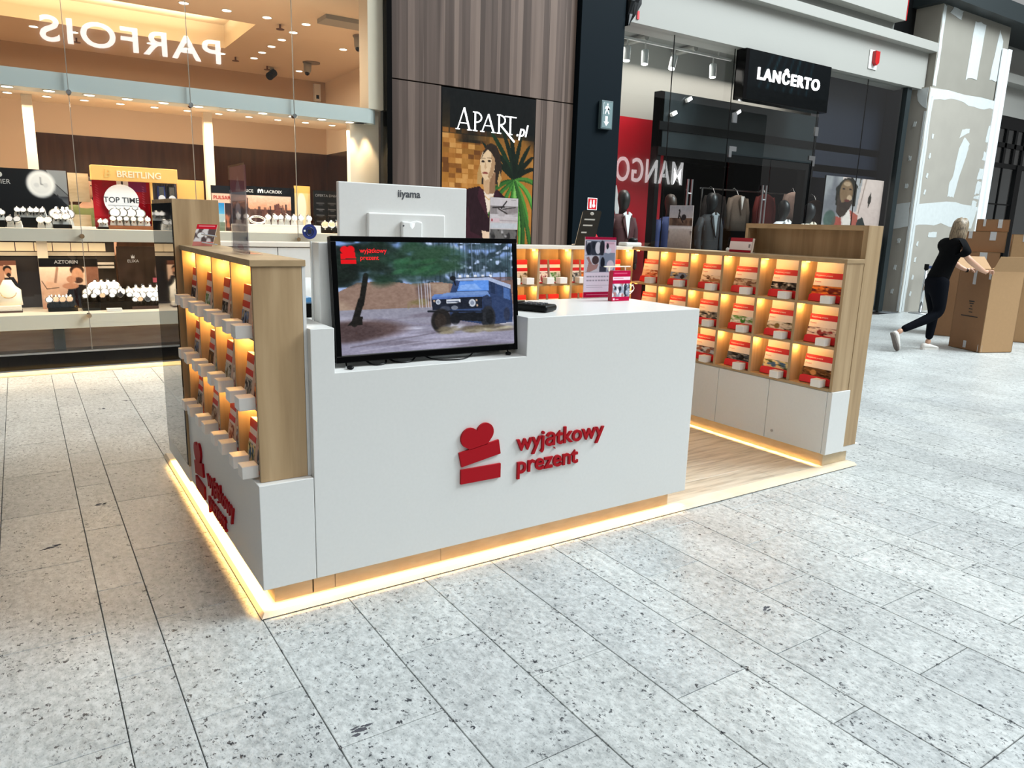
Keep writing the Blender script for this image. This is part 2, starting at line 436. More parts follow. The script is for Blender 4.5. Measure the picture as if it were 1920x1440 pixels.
# ------------------------------------------------------------------ floor of stone tiles
def build_floor():
    fl = MB().box(-6, 24, -8, 5.16, -.05, -.009).box(13, 24, 5.16, 7.5, -.05, -.009).build('floor', GROUT); tag(fl, kind='structure')
    xs = [2.87, 2.71, 2.395, 2.088, 1.77, 1.452, 1.29, .97, .65, .327, .004, -.319, -.48, -.8][::-1]
    x = -.8; pat = [.322]*5+[.16]; i = 0
    lefts = []
    while x > -6: x -= pat[i % 6]; lefts.append(x); i += 1
    rights = []; x = 2.87; pat2 = [.317]*5+[.158]+[.317]*4+[.158]; i = 0
    while x < 22: x += pat2[i % 11]; rights.append(x); i += 1
    xs = lefts[::-1]+xs+rights; base = xs.index(-.8)
    cx, cy = -.607, -2.5; tiles = []
    for k in range(len(xs)-1):
        x0, x1 = xs[k], xs[k+1]; ph = 0 if (k-base) % 2 else 1
        for n in range(-12, 16):
            y0 = -.1225-.327*ph+.6535*n; y1 = y0+.6535
            top = 7.4 if x0 > 13.2 else 5.13
            if y0 > top or y1 < -3.3: continue
            y1 = min(y1, top)
            mx, my = (x0+x1)/2, (y0+y1)/2
            if x0 > .10 and x1 < 3.55 and y0 > .08 and y1 < 2.1: continue
            a = math.atan2(mx-cx, my-cy)-.586; d = math.hypot(mx-cx, my-cy)
            if abs(a) > .92 or my < -2.4 or d < .7: continue
            tiles.append((d, x0, x1, y0, y1))
    tiles.sort()
    def slab(b, x0, x1, y0, y1, g=.0014, e=.0014):
        x0 += g; x1 -= g; y0 += g; y1 -= g
        v = [(x0, y0, -.012), (x1, y0, -.012), (x1, y1, -.012), (x0, y1, -.012), (x0, y0, -e), (x1, y0, -e), (x1, y1, -e), (x0, y1, -e),
             (x0+e, y0+e, 0), (x1-e, y0+e, 0), (x1-e, y1-e, 0), (x0+e, y1-e, 0)]
        f = [(8, 9, 10, 11)]+[(i, (i+1) % 4, 4+(i+1) % 4, 4+i) for i in range(4)]+[(4+i, 4+(i+1) % 4, 8+(i+1) % 4, 8+i) for i in range(4)]
        b.add(v, f)
    cache = {}; rest = MB()
    for n, (d, x0, x1, y0, y1) in enumerate(tiles):
        if n < 298:
            k = (round(x1-x0, 4), round(y1-y0, 4))
            if k not in cache:
                b = MB(); slab(b, 0, x1-x0, 0, y1-y0); o = b.build('tile', STONE, fl); cache[k] = o.data
            else:
                o = bpy.data.objects.new('tile', cache[k]); COL.objects.link(o); o.parent = fl
            o.location = (x0, y0, 0)
        else: slab(rest, x0, x1, y0, y1)
    tag(rest.build('distant_tiles', STONE, fl), kind='stuff')
    # missing stone: two chipped patches in the tiles
    chip = M('chipped_stone', '4a4a50', .9, vary=.5, bscale=150)
    for cx, cy, r in ((.09, -.735, .045), (-.62, 1.06, .045), (-.385, 1.51, .03), (-.02, 3.8, .03), (-.2, 3.6, .03), (1.68, -.88, .03)):
        b = MB()
        for q in range(9):
            px, py, rr = cx+r*1.4*(RNG.rand()-.5), cy+r*(RNG.rand()-.5), r*(.10+.22*RNG.rand()); n = 7
            b.prism([(px+rr*(.5+.7*RNG.rand())*1.5*math.cos(2*PI*i/n), py+rr*(.5+.7*RNG.rand())*.7*math.sin(2*PI*i/n)) for i in range(n)], (0, 0, .0001+.00006*q), X, Y, Z, .0003)
        tag(b.build('stone_chips', chip, fl), 'dark chipped hollow in the stone', kind='stuff')
    sill = MB().box(-4, 6.2, 5.13, 5.34, -.02, .004).build('trim_1', M('threshold_marble', 'd8c394', .25, vary=.3, bscale=9)); tag(sill, kind='structure')
build_floor()

# ------------------------------------------------------------------ kiosk
def logo_polys():
    def circ(cx, cz, r, a0, a1, n=12): return [(cx+r*math.cos(a0+(a1-a0)*i/n), cz+r*math.sin(a0+(a1-a0)*i/n)) for i in range(n+1)]
    heart = circ(.864, .566, .042, math.radians(232), math.radians(32), 16)[::1]
    # heart outline drawn clockwise: left lobe, notch, right lobe, down to the band
    left = [(.860+.043*math.cos(math.radians(a)), .568+.043*math.sin(math.radians(a))) for a in range(235, 38, -14)]
    right = [(.932+.041*math.cos(math.radians(a)), .583+.041*math.sin(math.radians(a))) for a in range(150, -48, -14)]
    heart = left+right+[(.944, .532), (.861, .518)]
    band = [(.809, .511), (.999, .543), (1.010, .481), (.822, .449)]
    bar = [(.819, .437), (1.012, .437), (1.012, .375), (.819, .375)]
    return heart, band, bar
def kiosk_logo(parent, o, u, base=(.809, .375), s=1.0, d=.010):
    o, u = Vector(o), Vector(u); n = u.cross(Z)
    b = MB()
    for p in logo_polys():
        b.prism([((q[0]-base[0])*s, (q[1]-base[1])*s) for q in p], o, u, Z, n, d)
    b.build('gift_emblem', DRED, parent)
    t = MB()
    t.text('wyjątkowy', o+u*(1.094-base[0])*s+Z*(.479-base[1])*s, u, Z, .108*s, d, off=.0016*s, sx=1.0)
    t.build('lettering', DRED, parent); t = MB()
    t.text('prezent', o+u*(1.094-base[0])*s+Z*(.376-base[1])*s, u, Z, .108*s, d, off=.0016*s, sx=1.0)
    t.build('lettering', DRED, parent)

def build_platform():
    t = thing('kiosk_platform', 'low pale wooden platform with a glowing rim under the gift kiosk', 'platform', (1.85, 1.1, 0))
    W, D = 3.69, 2.184
    b = MB()
    prof = [(0, .005), (.012, .022), (.07, .025), (.07, .005)]
    MB().box(.006, W-.006, .006, D-.006, 0.0003, .005).build('painted_shadow_line', BLACK, t)  # black slab paints the shadow line under the edge boards
    # mitred edge boards: front, left, right
    def edge(pts, name):
        MB().loft(pts, 0).build(name, EDGE, t)
    def at(p, ix, iy, x, y): return [Vector((x+ix*q[0], y+iy*q[0], q[1])) for q in p]
    edge([at(prof, 1, 1, 0, 0), at(prof, -1, 1, W, 0)], 'edge_board')
    edge([at(prof, 1, 1, 0, 0), at(prof, 1, -1, 0, D)], 'edge_board')
    edge([at(prof, -1, 1, W, 0), at(prof, -1, -1, W, D)], 'edge_board')
    y = .07; k = 0
    while y < D-.07:
        y1 = min(y+.19, D-.07); cuts = [.07, .07+(.9 if k % 2 else 1.6), .07+(2.3 if k % 2 else 2.9), W-.07]
        for a, c in zip(cuts[:-1], cuts[1:]):
            MB().box(a+.001, c-.001, y+.001, y1-.001, .0052, .0245).build('floor_plank', PLANKM, t, bevel=.0012, seg=1)
        y = y1; k += 1
build_platform()

def build_counter():
    t = thing('service_counter', 'white front counter with a red gift emblem and a notch for the television', 'counter', (1.2, .25, .025))
    poly = [(.211, .107), (2.158, .107), (2.158, 1.05), (1.132, 1.05), (1.132, .887), (.2986, .887), (.2986, 1.05), (.211, 1.05)]
    MB().prism(poly, (0, .014, 0), X, Z, Y, .600).build('body', WHITE, t, bevel=.0025)
    MB().box(.30, .76, .066, .57, .025, .107).build('toe_kick', PALEOAK, t)
    MB().box(.762, 2.09, .066, .57, .025, .107).build('toe_kick', PALEOAK, t)
    MB().box(.215, .298, .066, .57, .025, .107).build('toe_kick', PALEOAK, t)
    MB().box(.30, 1.12, .012, .0139, 0.11, .885).v
    kiosk_logo(t, (.809, .014, .375), X)
    h = thing('monitor_riser', 'white upright box behind the television on the counter', 'box', (.7, .2, .887))
    MB().box(.302, 1.10, .170, .246, .887, 1.343).build('riser_body', WHITE, h, bevel=.004)
    MB().box(.2965, .3018, .238, .250, 1.05, 1.345).build('edge_strip', WHITEG, h)
build_counter()

def cube_clip():
    """white cube that holds a box on a shelf edge; front looks to -y"""
    o = MB().box(-.033, .033, -.036, .022, 0, .046).build('price_cube', CUBEW, None, bevel=.0025, origin=(0, 0, 0))
    return o
def build_left_wing():
    t = thing('left_display_wing', 'oak shelf wing with glowing cells facing the jeweller on a white plinth', 'shelf', (.11, .7, .025))
    pl = MB().box(.014, .209, .014, 1.335, .107, .505).build('plinth', WHITE, t, bevel=.002)
    MB().box(.066, .209, .066, 1.9, .025, .107).build('toe_kick', PALEOAK, t)
    kiosk_logo(t, (.014, 1.19, .128), -Y, s=1.02, d=.010)
    MB().box(.030, .198, .046, .062, .506, 1.285).build('end_panel', OAK, t, bevel=.001)
    MB().box(.030, .198, 1.312, 1.33, .506, 1.285).build('end_panel', OAK, t)
    MB().box(.186, .198, .062, 1.312, .506, 1.265).build('back_panel', OAK, t)
    MB().box(.199, .2105, .046, 1.33, .506, 1.285).build('white_backing', WHITE, t)
    MB().box(.022, .211, .040, 1.335, 1.265, 1.287).build('top_board', OAKH, t, bevel=.0015)
    for k in range(1, 4):
        y = .046+.322*k
        MB().box(.034, .186, y-.009, y+.009, .506, 1.265).build('divider', OAK, t)
    for r in range(1, 3):
        z = .506+.2535*r
        for k in range(4):
            y = .062+.322*k
            MB().box(.046, .186, y+(.0 if k == 0 else -.007), y+.306-.0, z-.012, z).build('shelf_board', OAKH, t)
    for r in range(3):
        for k in range(4):
            y = .05+.322*(k+1)-.05; z = .506+.2535*(r+1)-.016
            MB().cyl((.085, y-.005, z-.001), (.085, y-.005, z+.004), .016, seg=12).build('led_spot', LED, t)
            light('POINT', 'cell_spot', (.085, y-.005, z-.022), .62, WARM, radius=.010)
    # far pillar of the wing with the black mirror
    p = thing('mirror_pillar', 'tall oak pillar with a black mirror side at the far end of the left wing', 'pillar', (.1, 1.65, .107))
    MB().box(.004, .212, 1.337, 1.95, .107, .186).build('base_board', WHITE, p)
    MB().box(.004, .212, 1.337, 1.95, .187, 1.50).build('oak_body', OAK, p, bevel=.001)
    MB().box(-.001, .0035, 1.345, 1.935, .195, 1.480).build('mirror_panel', MIRROR, p)
build_left_wing()

def build_back_wing():
    t = thing('back_display_wing', 'long back wall of the kiosk with white doors and warm lit gift cells', 'shelf', (1.9, 1.95, .025))
    y0 = 1.862
    MB().box(.213, 3.40, y0+.16, y0+.185, .107, 1.262).build('back_panel', OAK, t)
    MB().box(.213, 3.37, y0, y0+.16, .107, .50).build('lower_cabinet', WHITE, t)
    for a, c in ((.213, .634), (.638, 1.06), (1.064, 1.486)):
        MB().box(a, c, y0-.004, y0+.158, .503, 1.258).build('cabinet_door', WHITE, t, bevel=.002)
    MB().box(.213, 3.56, y0-.012, y0+.19, 1.262, 1.287).build('top_board', M('pale_top', 'e6dfd3', .3), t, bevel=.002)
    for k in range(7):
        x = 3.385-.2975*k
        MB().box(x-.010, x+.010, y0+.002, y0+.16, .503, 1.262).build('divider', OAK, t)
    for r in (1, 2):
        z = .503+.2535*r
        MB().box(1.62, 3.37, y0+.01, y0+.16, z-.014, z).build('shelf_board', OAKH, t)
    for k in range(6):
        for r in (1, 2):
            x = 3.385-.2975*k-.028; z = .503+.2535*(r+1)-.016
            MB().cyl((x, y0+.03, z-.002), (x, y0+.03, z+.012), .012, seg=12).build('led_spot', LED, t)
            light('POINT', 'cell_spot', (x-.012, y0+.035, z-.02), .62, WARM, radius=.012)
build_back_wing()

def build_right_wing():
    t = thing('right_display_wing', 'oak shelf wing with eighteen lit gift cells over white cabinet doors', 'shelf', (3.5, .95, .025))
    x0 = 3.378
    MB().box(x0+.035, 3.66, .064, 1.84, .025, .107).build('toe_kick', PALEOAK, t, bevel=.002)
    MB().box(x0+.008, 3.545, .045, 1.858, .107, .497).build('lower_cabinet', WHITE, t)
    MB().box(x0, 3.562, .030, .060, .107, .497).build('end_panel', WHITE, t, bevel=.002)
    for a, c in ((.062, .480), (.484, .902), (.906, 1.325), (1.329, 1.858)):
        d = MB().box(x0, x0+.016, a, c, .109, .495).build('cabinet_door', WHITE, t, bevel=.0015)
        if a == .062:
            MB().cyl((x0-.004, .425, .166), (x0+.001, .425, .166), .009, seg=12).build('door_lock', METAL, d)
    MB().box(3.538, 3.549, .05, 1.858, .499, 1.262).build('back_panel', M('pale_back', 'f6ece4', .5), t)
    MB().box(x0+.004, 3.549, .040, .058, .499, 1.262).build('end_board', OAK, t)
    MB().box(x0-.004, 3.549, .036, 1.858, 1.262, 1.287).build('top_board', OAKH, t, bevel=.0015)
    MB().box(x0-.002, 3.538, .058, 1.858, .499, .515).build('bottom_board', OAKH, t)
    for k in range(1, 6):
        y = .049+.302*k
        MB().box(x0+.002, 3.538, y-.010, y+.010, .515, 1.262).build('divider', OAK, t)
    for r in (1, 2):
        z = .515+.253*r
        MB().box(x0+.004, 3.538, .058, 1.858, z-.016, z).build('shelf_board', OAKH, t)
    for k in range(6):
        for r in range(3):
            y = .049+.302*(k+1)-.030; z = .515+.253*(r+1)-.018
            MB().cyl((x0+.035, y, z-.002), (x0+.035, y, z+.010), .012, seg=12).build('led_spot', LED, t)
            light('POINT', 'cell_spot', (x0+.038, y-.010, z-.02), .62, WARM, radius=.012)
    p = thing('oak_back_screen', 'tall oak screen with a recessed face standing behind the right wing', 'panel', (3.63, .5, .107))
    MB().box(3.551, 3.70, .038, .070, .133, 1.482).build('end_post', OAK, p, bevel=.001)
    MB().box(3.551, 3.70, .070, .93, 1.452, 1.482).build('top_rail', OAKH, p)
    MB().box(3.551, 3.70, .908, .93, 1.29, 1.452).build('end_post', OAK, p)
    MB().box(3.64, 3.66, .070, .908, 1.285, 1.452).build('recessed_panel', OAK, p)
    MB().box(3.551, 3.70, .070, 1.86, .133, 1.284).build('outer_body', OAK, p)
    MB().box(3.565, 3.745, .040, 1.88, .1, .132).build('base_board', WHITE, p)
    MB().box(3.58, 3.67, .10, 1.8, .0255, .1).build('foot', PALEOAK, p)
build_right_wing()

# ------------------------------------------------------------------ gift boxes
def gift_photos():
    out = []
    pal = [('e9c7a8', 'd98a66', '8a3b2a'), ('7f93b5', '2d2c33', 'c9b58a'), ('f0dcc2', 'a97b55', '5b3a28'), ('c9b49b', '7c5a49', '3c2a26'),
           ('1f1d1e', '6d665d', 'd8d0c4'), ('f08a3c', '7a2f26', '3a2330'), ('d7cdbd', '6b6a66', '2b2b2d'), ('dfe3e2', '3f7a2c', '9fb08f'),
           ('e5d2c0', '9a3f3f', '4d2a2c'), ('d9d3c2', '7d6a3f', '3d3324'), ('4a4f56', '1a1a1d', 'a8a49c'), ('e8d59b', '4a6a8a', '3c4a2e'),
           ('6b4a2e', 'c08a52', '2c1d14'), ('b8c4cf', '8a5f52', '3d3f48')]
    for a, b, c in pal:
        cv = Canvas(30, 16, a); cv.blotch(b, 4, .5, k=5); cv.blotch(c, 6, .58, k=6)
        cv.ell(.35+.3*RNG.rand(), .55, .10, .3, b); cv.ell(.5, .35, .05, .13, a); cv.grain(40, 8); out.append(cv)
    return out
PH = gift_photos()
def gift_proto(name, w, h, wide, tilt, label, group, mat_picture):
    """gift card box: front looks to -y, foot at the origin, leaning back"""
    t = thing(name, label, 'gift box', (0, 0, 0), group)
    c, s = math.cos(tilt), math.sin(tilt); d = .022
    U, V, N = X, Vector((0, s, c)), Vector((0, -c, s))
    def slab(nm, x0, x1, z0, z1, off, dep, mat, bv=.0008):
        o = U*x0+V*z0+N*off
        return MB().prism([(0, 0), (x1-x0, 0), (x1-x0, z1-z0), (0, z1-z0)], o, U, V, N, dep).build(nm, mat, t, bevel=bv, seg=1)
    hw = w/2
    slab('card_box', -hw, hw, 0, h, -d, d, CREAM)
    slab('red_band', -hw-.0005, hw+.0005, h*.80, h, .0002, .0015, RED)
    if wide:
        b = MB()
        b.prism([(-hw-.004, -.0), (hw+.004, 0), (hw+.004, h*.22), (hw*.82, h*.27), (-hw*.82, h*.27), (-hw-.004, h*.22)], N*.001, U, V, N, .012)
        b.build('red_tray', RED, t, bevel=.003)
        pr = (h*.25, h*.55)
        tx = MB().text('Wyjątkowy prezent', U*(-hw+.008)+V*h*.87+N*.0018, U, V, .014, .0004).build('lettering', CREAM, t)
        tx = MB().text('Prezent', U*(-hw+.008)+V*h*.66+N*.0004, U, V, .014, .0004).build('lettering', RED, t)
    else:
        slab('red_band', -hw-.0005, hw+.0005, h*.52, h*.66, .0002, .0015, RED)
        pr = (h*.02, h*.46)
        slab('tray_lip', -hw, hw, 0, h*.05, .0002, .006, RED)
    pm = []
    for cv in PH:
        pm.append(sheet_mesh('picture', cv, U*(-hw)+V*pr[1]+N*.0009, U*w, V*(pr[0]-pr[1]), mat_picture))
    o = bpy.data.objects.new('picture', pm[0]); COL.objects.link(o); o.parent = t
    return t, pm
def set_pic(root, pm, k):
    for ch in root.children:
        if ch.name.startswith('picture'): ch.data = pm[k % len(pm)]
PICW = ['a couple sharing a kiss', 'a rider under a dark sky', 'a smiling face', 'a bare shoulder massage', 'a white lotus in the dark', 'an orange sunset', 'a grey tower', 'a green car',
        'a dinner table', 'a dry hill', 'a black car', 'a yellow field', 'brown leaves', 'a pale river']
def place_gifts():
    used = [False]
    ROW = ['top', 'middle', 'bottom']
    # right wing: eighteen single boxes, front looks to -x
    t, pm = gift_proto('gift_box', .205, .178, True, .20, '', 'gift boxes in the right wing', PRINT)
    cube = cube_clip()
    first = True; cf = True
    order = [[1, 5, 7, 12], [0, 4, 2, 6]]
    for r in range(3):
        for k in range(6):
            y = .200+.302*k; z = .516+.253*(2-r)
            lab = 'wide gift box, red tray, %s row of right wing, %s cell from the open end' % (ROW[r], ORD[k])
            loc = (3.432+.004*RNG.rand(), y-.006, z)
            if first: t.location = loc; t.rotation_euler = (0, 0, -PI/2); t['label'] = lab; o = t; first = False
            else: o = tree(t, loc, -PI/2, lab)
            kk = [[5, 4, 3, 2, 1, 0], [8, 9, 7, 6, 3, 2], [12, 11, 10, 13, 4, 0]][r][k]
            set_pic(o, pm, kk)
            lab = 'white cube clip holding the %s row gift, %s cell of the right wing' % (ROW[r], ORD[k])
            cl = (3.392, y-.060, z-.001)
            if cf: c0 = cube; c0.location = cl; c0.rotation_euler = (0, 0, -PI/2); tag(c0, lab, 'clip', 'white cube clips of the right wing'); cf = False
            else: tree(cube, cl, -PI/2, lab)
    # left wing: two narrow boxes per cell, front looks to -x
    t2, pm2 = gift_proto('slim_gift_box', .098, .172, False, .13, '', 'slim gift boxes in the left wing', PRINT)
    cube2 = tree(cube, (0, 0, 0), -PI/2); cube2['group'] = 'white cube clips of the left wing'
    first = True; cf = True
    for r in range(3):
        for k in range(4):
            for j in range(2):
                y = .06+.322*k+.085+.135*j; z = .507+.2535*(2-r)
                who = ['nearer', 'farther'][j]
                lab = 'slim striped gift box, %s row of left wing, %s cell from the counter, %s one' % (ROW[r], ORD[k], who)
                loc = (.052, y, z)
                if first: t2.location = loc; t2.rotation_euler = (0, 0, -PI/2); t2['label'] = lab; o = t2; first = False
                else: o = tree(t2, loc, -PI/2, lab)
                set_pic(o, pm2, r*5+k*3+j)
                lab = 'white cube clip, %s row of left wing, %s cell from the counter, %s one' % (ROW[r], ORD[k], who)
                cl = (.012, y-.030, z+.008 if r == 2 else z+.004)
                if cf: cube2.location = cl; cube2['label'] = lab; cf = False
                else: tree(cube2, cl, -PI/2, lab)
    # back wing: two narrow boxes per cell, front looks to -y
    t3 = tree(t2, (0, 0, 0), 0); t3['group'] = 'slim gift boxes in the back wing'
    cube3 = tree(cube, (0, 0, 0), 0); cube3['group'] = 'white cube clips of the back wing'
    first = True; cf = True
    for r in range(2):
        for k in range(6):
            for j in range(2):
                x = 3.385-.2975*k-.090-.118*j; z = .504+.2535*(2-r)
                who = ['right', 'left'][j]
                lab = 'slim striped gift box, %s row of back wing, %s cell from the corner, %s one' % (['top', 'second'][r], ORD[k], who)
                loc = (x, 1.935, z)
                if first: t3.location = loc; t3['label'] = lab; o = t3; first = False
                else: o = tree(t3, loc, 0, lab)
                set_pic(o, pm2, r*7+k*2+j+3)
                lab = 'white cube clip, %s row of back wing, %s cell from the corner, %s one' % (['top', 'second'][r], ORD[k], who)
                cl = (x+.012, 1.885, z+.001)
                if cf: cube3.location = cl; cube3['label'] = lab; cf = False
                else: tree(cube3, cl, 0, lab)
place_gifts()

# ------------------------------------------------------------------ television, monitor and things on the kiosk
def tv_picture():
    c = Canvas(300, 170, '8a8f98')
    # sky and wood behind
    c.vgrad(0, .5, '7fa0dd', 'a3b7de'); c.blotch('3f5560', 9, .42, 0, .40, k=7); c.blotch('2c3d46', 16, .50, 0, .42, k=7); c.blotch('b9cdf0', 22, .60, 0, .30, .45, 1, k=8)
    for i in range(40):
        x = .45+.55*RNG.rand(); c.line(x, 0, x+.02*(RNG.rand()-.5), .36+.05*RNG.rand(), .006+.01*RNG.rand(), ['33434f', '57697c', '8ea2c4', '2a3842'][i % 4], .6)
    c.blotch('24363a', 10, .42, .12, .40, .42, .75, k=6, al=.8)
    # sand bank
    c.poly([(0, .44), (.10, .36), (.25, .35), (.38, .38), (.55, .37), (.68, .40), (.8, .38), (1, .36), (1, .66), (0, .66)], '8d7467')
    c.blotch('a8917f', 5, .45, .38, .62, 0, .6, k=5, al=.8); c.blotch('5f4b48', 9, .55, .36, .55, .4, .75, k=5, al=.8); c.blotch('6b4a45', 6, .5, .33, .5, .75, 1, k=5, al=.7)
    # ground
    c.vgrad(.60, 1, '8f8e9d', '9390a6'); c.blotch('bcbccf', 6, .5, .60, .80, sx=.6, sy=2.5, k=6); c.blotch('77707f', 8, .5, .62, 1, sx=.5, sy=3, k=5, al=.8); c.blotch('a9a6bd', 9, .55, .8, 1, sx=.5, sy=3, k=5)
    c.line(.05, .93, .75, .80, .012, '6b6472', .7); c.line(.1, .97, .85, .86, .01, 'aaa7bb', .7); c.line(.2, .68, .5, .78, .008, '86839a', .8)
    c.ell(.10, .78, .24, .085, '594645', .95, soft=.25); c.ell(.02, .80, .2, .09, '4a3a3b', .9, soft=.2)
    c.blotch('7d7448', 9, .5, .52, .62, .36, .60, k=6, al=.7)
    for x in (.425, .44, .462, .475, .49): c.line(x, .38, x+.004, .60, .009, 'd3d7ea', .7)
    # dark pine on the left
    c.line(.145, .3, .115, .55, .05, '14120f'); c.line(.115, .52, .075, .72, .06, '15120f'); c.poly([(.04, .735), (.115, .735), (.12, .66), (.08, .66)], '16120f')
    for i in range(60):
        x, y = .62*RNG.rand()**1.3, .02+.33*RNG.rand(); y *= 1-.45*x
        c.ell(x, y+.02, .05+.05*RNG.rand(), .03+.03*RNG.rand(), ['0d1612', '132019', '1a2c22', '203a2b', '2b4a36'][int(min(4, x*7+RNG.rand()*2))], .75, rot=RNG.rand()-.5, soft=.4)
    for i in range(30):
        x = .30+.24*RNG.rand(); y = .16+.13*RNG.rand(); c.ell(x, y, .03, .02, ['2f5c3c', '264b36', '37684a'][i % 3], .7, rot=-.3, soft=.4)
    # off-road car
    B, BD, BL = '2c3d63', '151b2b', '5d7fc0'
    c.poly([(.60, .50), (.63, .36), (.845, .355), (.985, .43), (.995, .62), (.99, .78), (.84, .80), (.60, .72)], B)
    c.poly([(.640, .355), (.655, .335), (.845, .330), (.985, .41), (.985, .45), (.845, .365)], 'a8b6d6')
    c.poly([(.648, .46), (.668, .365), (.842, .358), (.842, .46)], '5f93e6'); c.poly([(.66, .45), (.67, .40), (.76, .39), (.80, .45)], '8fb4ee', .7)
    c.poly([(.852, .375), (.885, .395), (.885, .50), (.852, .48)], '20304f'); c.poly([(.898, .405), (.925, .42), (.927, .53), (.898, .51)], '2a3f68'); c.poly([(.937, .43), (.975, .45), (.98, .56), (.938, .54)], '4a6aa5')
    c.poly([(.50, .505), (.515, .485), (.83, .475), (.85, .50), (.85, .53), (.50, .525)], BL); c.poly([(.57, .475), (.70, .462), (.84, .468), (.84, .50), (.55, .50)], '6f8fc8')
    c.poly([(.495, .52), (.80, .515), (.80, .63), (.50, .63)], BD); c.poly([(.50, .515), (.66, .512), (.66, .525), (.50, .53)], '4d69a8')
    c.poly([(.80, .52), (.83, .50), (.86, .53), (.86, .70), (.81, .70)], '25314e')
    for x, y, r in ((.535, .555, .014), (.738, .575, .021)): c.ell(x, y, r, r*1.75, 'c7cfdd'); c.ell(x, y, r*.6, r, '8791a5')
    for x, y in ((.512, .545), (.765, .55), (.768, .60)): c.ell(x, y, .006, .011, 'b9a08c')
    c.rect(.583, .538, .668, .572, 'dfe4ee'); c.line(.64, .56, .72, .59, .008, '0f1420')
    c.line(.59, .556, .655, .556, .012, '3a4660', .8)
    c.line(.475, .640, .80, .655, .018, '121620'); c.line(.62, .635, .79, .648, .010, '3b527f')
    c.ell(.575, .62, .03, .025, '3a4152'); c.ell(.63, .615, .02, .02, '767d8c')
    c.ell(.55, .735, .060, .115, '1d1a1a'); c.ell(.545, .735, .035, .07, '2f2723'); c.ell(.632, .72, .03, .06, '15161b')
    c.ell(.835, .725, .046, .115, '24262d'); c.ell(.845, .72, .026, .07, '14161b'); c.poly([(.62, .66), (.80, .67), (.80, .76), (.66, .74)], '10131a')
    c.ell(.955, .70, .02, .07, '2b3146', .8)
    for i in range(5): c.rect(.66+.047*i, .305, .676+.047*i, .33, 'e3e9f4')
    c.line(.648, .335, .85, .325, .008, '0e1119'); c.ell(.625, .335, .018, .022, '14161d'); c.line(.63, .345, .64, .40, .015, '14161d')
    c.ell(.63, .80, .06, .03, 'd5d8e2', .6, soft=.5)
    for i in range(60):
        x = .55+.42*RNG.rand(); y = .80+.06*RNG.rand(); c.ell(x, y, .02+.02*RNG.rand(), .012, ['6d6350', '8d8470', '544b3d', 'b5ae98'][i % 4], .6, soft=.5)
    c.blotch('8f97b5', 6, .5, .58, .82, .86, 1, k=4, al=.5)
    c.grain(26, 60)
    # emblem in the corner
    R = 'e30613'
    c.ell(.045, .075, .022, .034, R); c.ell(.075, .072, .020, .034, R); c.poly([(.028, .09), (.09, .085), (.07, .12), (.04, .12)], R)
    c.poly([(.022, .105), (.096, .095), (.099, .145), (.024, .152)], R); c.poly([(.024, .160), (.099, .156), (.099, .195), (.024, .197)], R)
    return c
def build_tv():
    t = thing('television', 'black flat television showing a blue off-road car, leaning in the counter notch', 'television', (.735, .10, .887))
    A, B = Vector((.331, .088, .906)), Vector((1.139, .088, .906)); top = Vector((.331, .133, 1.368))
    U = X; V = (top-A).normalized(); N = U.cross(V); W, H = .808, (top-A).length
    def P(u, v, n=0): return A+U*u+V*v+N*n
    MB().prism([(0, 0), (W, 0), (W, H), (0, H)], A-N*.030, U, V, N, .028).build('casing', BLACK, t, bevel=.004)
    bz = .021
    for nm, x0, x1, y0, y1 in (('bezel', 0, W, 0, .024), ('bezel', 0, W, H-.020, H), ('bezel', 0, bz, .024, H-.02), ('bezel', W-bz, W, .024, H-.02)):
        MB().prism([(x0, y0), (x1, y0), (x1, y1), (x0, y1)], A-N*.002, U, V, N, .008).build(nm, BLACKG, t, bevel=.0015)
    s = MB().prism([(bz, .0245), (W-bz, .0245), (W-bz, .0275), (bz, .0275)], A, U, V, N, .0015); s.build('bezel_strip', CHROME, t)
    pic = picture('screen', tv_picture(), P(bz, H-.02, .001), U*(W-2*bz), -V*(H-.047), SCREEN, t)
    f = .0055
    em = MB().text('wyjątkowy', P(.112, H-.060, .0015), U, V, .024, .0003, off=.0002); em.text('prezent', P(.112, H-.086, .0015), U, V, .024, .0003, off=.0002)
    em.build('screen_lettering', M('screen_red', 'e30613', .4, emit=.8), t)
    MB().tube([P(.04, -.004, -.01), (.365, .075, .893)], .0035, mi=0).tube([P(W-.05, -.004, -.01), (1.085, .075, .893)], .0035).build('foot_wire', CHROME, t)
    MB().ell((.372, .055, .8935), .013, .016, .0075).build('foot_pad', BLACK, t, smooth=True)
    MB().ell((1.08, .075, .8935), .013, .013, .0075).build('foot_pad', BLACK, t, smooth=True)
    for k, (pts, r) in enumerate((([(.45, .12, .91), (.47, .09, .893), (.50, .08, .891), (.53, .095, .893), (.545, .12, .905), (.57, .10, .894), (.60, .085, .891), (.64, .095, .893), (.67, .12, .905)], .0035),
                                  ([(.70, .12, .905), (.74, .08, .8915), (.80, .055, .8905), (.86, .062, .8905), (.92, .11, .895), (.94, .13, .91)], .0028))):
        b = MB().tube(smooth_pts(pts), r, 6); o = b.build('cable', BLACK, None, origin=(.6, .1, .888))
        tag(o, ['bundle of black cable looping under the left half of the television', 'single thin black cable curving below the television centre'][k], 'cable')
def smooth_pts(p, n=5):
    p = [Vector(q) for q in p]; out = []
    for i in range(len(p)-1):
        a, b, c, d = p[max(i-1, 0)], p[i], p[i+1], p[min(i+2, len(p)-1)]
        for k in range(n):
            t = k/n; out.append(.5*((2*b)+(c-a)*t+(2*a-5*b+4*c-d)*t*t+(3*b-a-3*c+d)*t**3))
    return out+[p[-1]]
build_tv()

